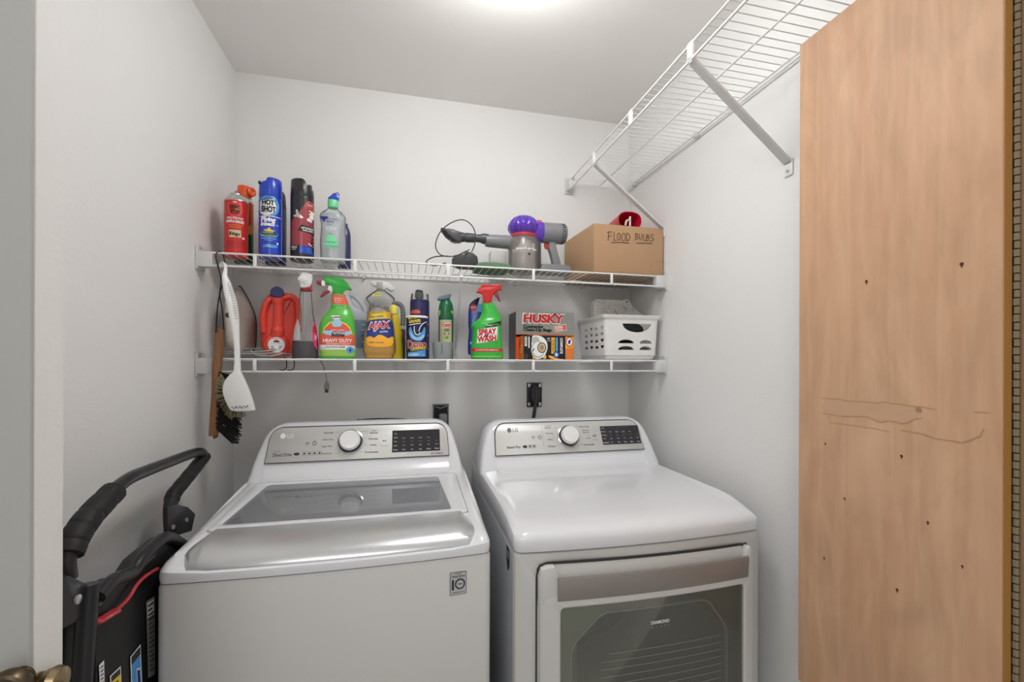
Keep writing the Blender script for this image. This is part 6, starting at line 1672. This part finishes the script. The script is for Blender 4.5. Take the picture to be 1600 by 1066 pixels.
# near side post with pivot plate
b = side_slab([(97, 905), (108, 898), (138, 912), (150, 922), (149, 945), (128, 968), (97, 985)], -.505, -.516, 'black_satin', .004)
pv = b.build('pivot_plate', lad)
q = A_(120, 937, -.5045); MB().lathe([(0, 0), (.0075, 0), (.007, .003), (.003, .004), (0, .004)], 'screw_metal', 18, xf=TR(*q) @ RY(pi / 2)).build('rivet', pv)
pa, pb_ = A_(138, 925, -.507), A_(128, 1066, -.507); dd_ = (pb_ - pa).normalized()
pb_ = pa + dd_ * ((pa.z - .03) / -dd_.z)
b = MB().tube([pa - dd_ * .012, pa, pb_], .0135, 'black_satin', 16); b.build('leg', lad)
MB().tube([pb_ - dd_ * .02, pb_ + dd_ * .028], .0165, 'rubber', 14).build('foot_cap', lad)
qa, qb = A_(262, 870, -.545), None; qb = V(qa.x, qa.y + .04, .03)
MB().tube([qa, qb], .0135, 'black_satin', 14).build('leg', lad); MB().tube([qb + V(0, 0, .02), qb - V(0, 0, .028)], .0165, 'rubber', 14).build('foot_cap', lad)
MB().box(A_(97, 1000, -.535).x - .010, A_(97, 1000, -.535).x + .004, A_(96, 1000, -.531).y, A_(131, 1000, -.531).y, .03, A_(115, 960, -.531).z, 'black_plastic', .003).build('rear_rail', lad)
# red release strap
b = MB().tube(spline([A_(150, 973, -.503), A_(176, 958, -.503), A_(200, 936, -.503), A_(214, 914, -.503), A_(228, 900, -.503), A_(246, 889, -.503)], 6), .0034, 'strap_red', 8)
b.tube(spline([A_(148, 974, -.503), A_(160, 968, -.502), A_(176, 958, -.502), A_(182, 955, -.503)], 4), [.005] + [.0085] * 8 + [.0095, .009, .0085, .005], 'strap_red', 10, flat=.6)
b.build('release_strap', lad)
# stickers on the step
def sticker(quad, m, name='sticker'):
    mb = MB(); Q = [A_(u, v, -.5125) for u, v in quad]
    def fq(a, c_, o):
        q = (Q[0] * (1 - a) + Q[1] * a) * (1 - c_) + (Q[3] * (1 - a) + Q[2] * a) * c_; return q + V(o, 0, 0)
    mb.decal([(0, 0), (1, 0), (1, 1), (0, 1)], fq, m, .0006, cell=1)
    return mb, fq
mb, fq = sticker([(228, 941), (241, 931), (242, 1054), (231, 1060)], 'print_grey')
mb.decal([(.1, .03), (.9, .03), (.9, .22), (.1, .22)], fq, 'print_white', .0009, 1)
for k in range(15): mb.decal([(.14, .06 + k * .06), (.86 - .2 * (k % 3 == 1), .06 + k * .06), (.86 - .2 * (k % 3 == 1), .085 + k * .06), (.14, .085 + k * .06)], fq, 'ink' if k < 4 else 'charcoal', .0012, 1)
mb.build('sticker', lad)
mb, fq = sticker([(203, 1027), (219, 1007), (222, 1075), (205, 1085)], 'print_white')
mb.decal([(.08, .03), (.92, .03), (.92, .97), (.08, .97)], fq, 'sky', .0009, 1); mb.decal([(.08, .03), (.92, .03), (.92, .2), (.08, .25)], fq, 'ink', .0012, 1); mb.decal([(.5, .45), (.85, .5), (.85, .95), (.5, .95)], fq, 'print_white', .0012, 1); mb.decal([(.55, .5), (.8, .55), (.8, .9), (.55, .9)], fq, 'royal', .0015, 1)
mb.build('sticker', lad)
mb, fq = sticker([(171, 1057), (188, 1041), (190, 1085), (173, 1095)], 'print_white')
mb.decal([(.08, .05), (.92, .05), (.92, .95), (.08, .95)], fq, 'yellow', .0009, 1); mb.decal([(.1, .05), (.9, .05), (.9, .25), (.1, .28)], fq, 'ink', .0012, 1)
mb.decal([(.3, .4), (.7, .4), (.7, .6), (.3, .6)], fq, 'ink', .0012, 1)
mb.build('sticker', lad)
mb, fq = sticker([(154, 1040), (162, 1032), (163, 1085), (156, 1090)], 'print_white')
for k in range(6): mb.decal([(.2, .1 + k * .12), (.8, .1 + k * .12), (.8, .15 + k * .12), (.2, .15 + k * .12)], fq, 'charcoal', .0009, 1)
mb.build('sticker', lad)
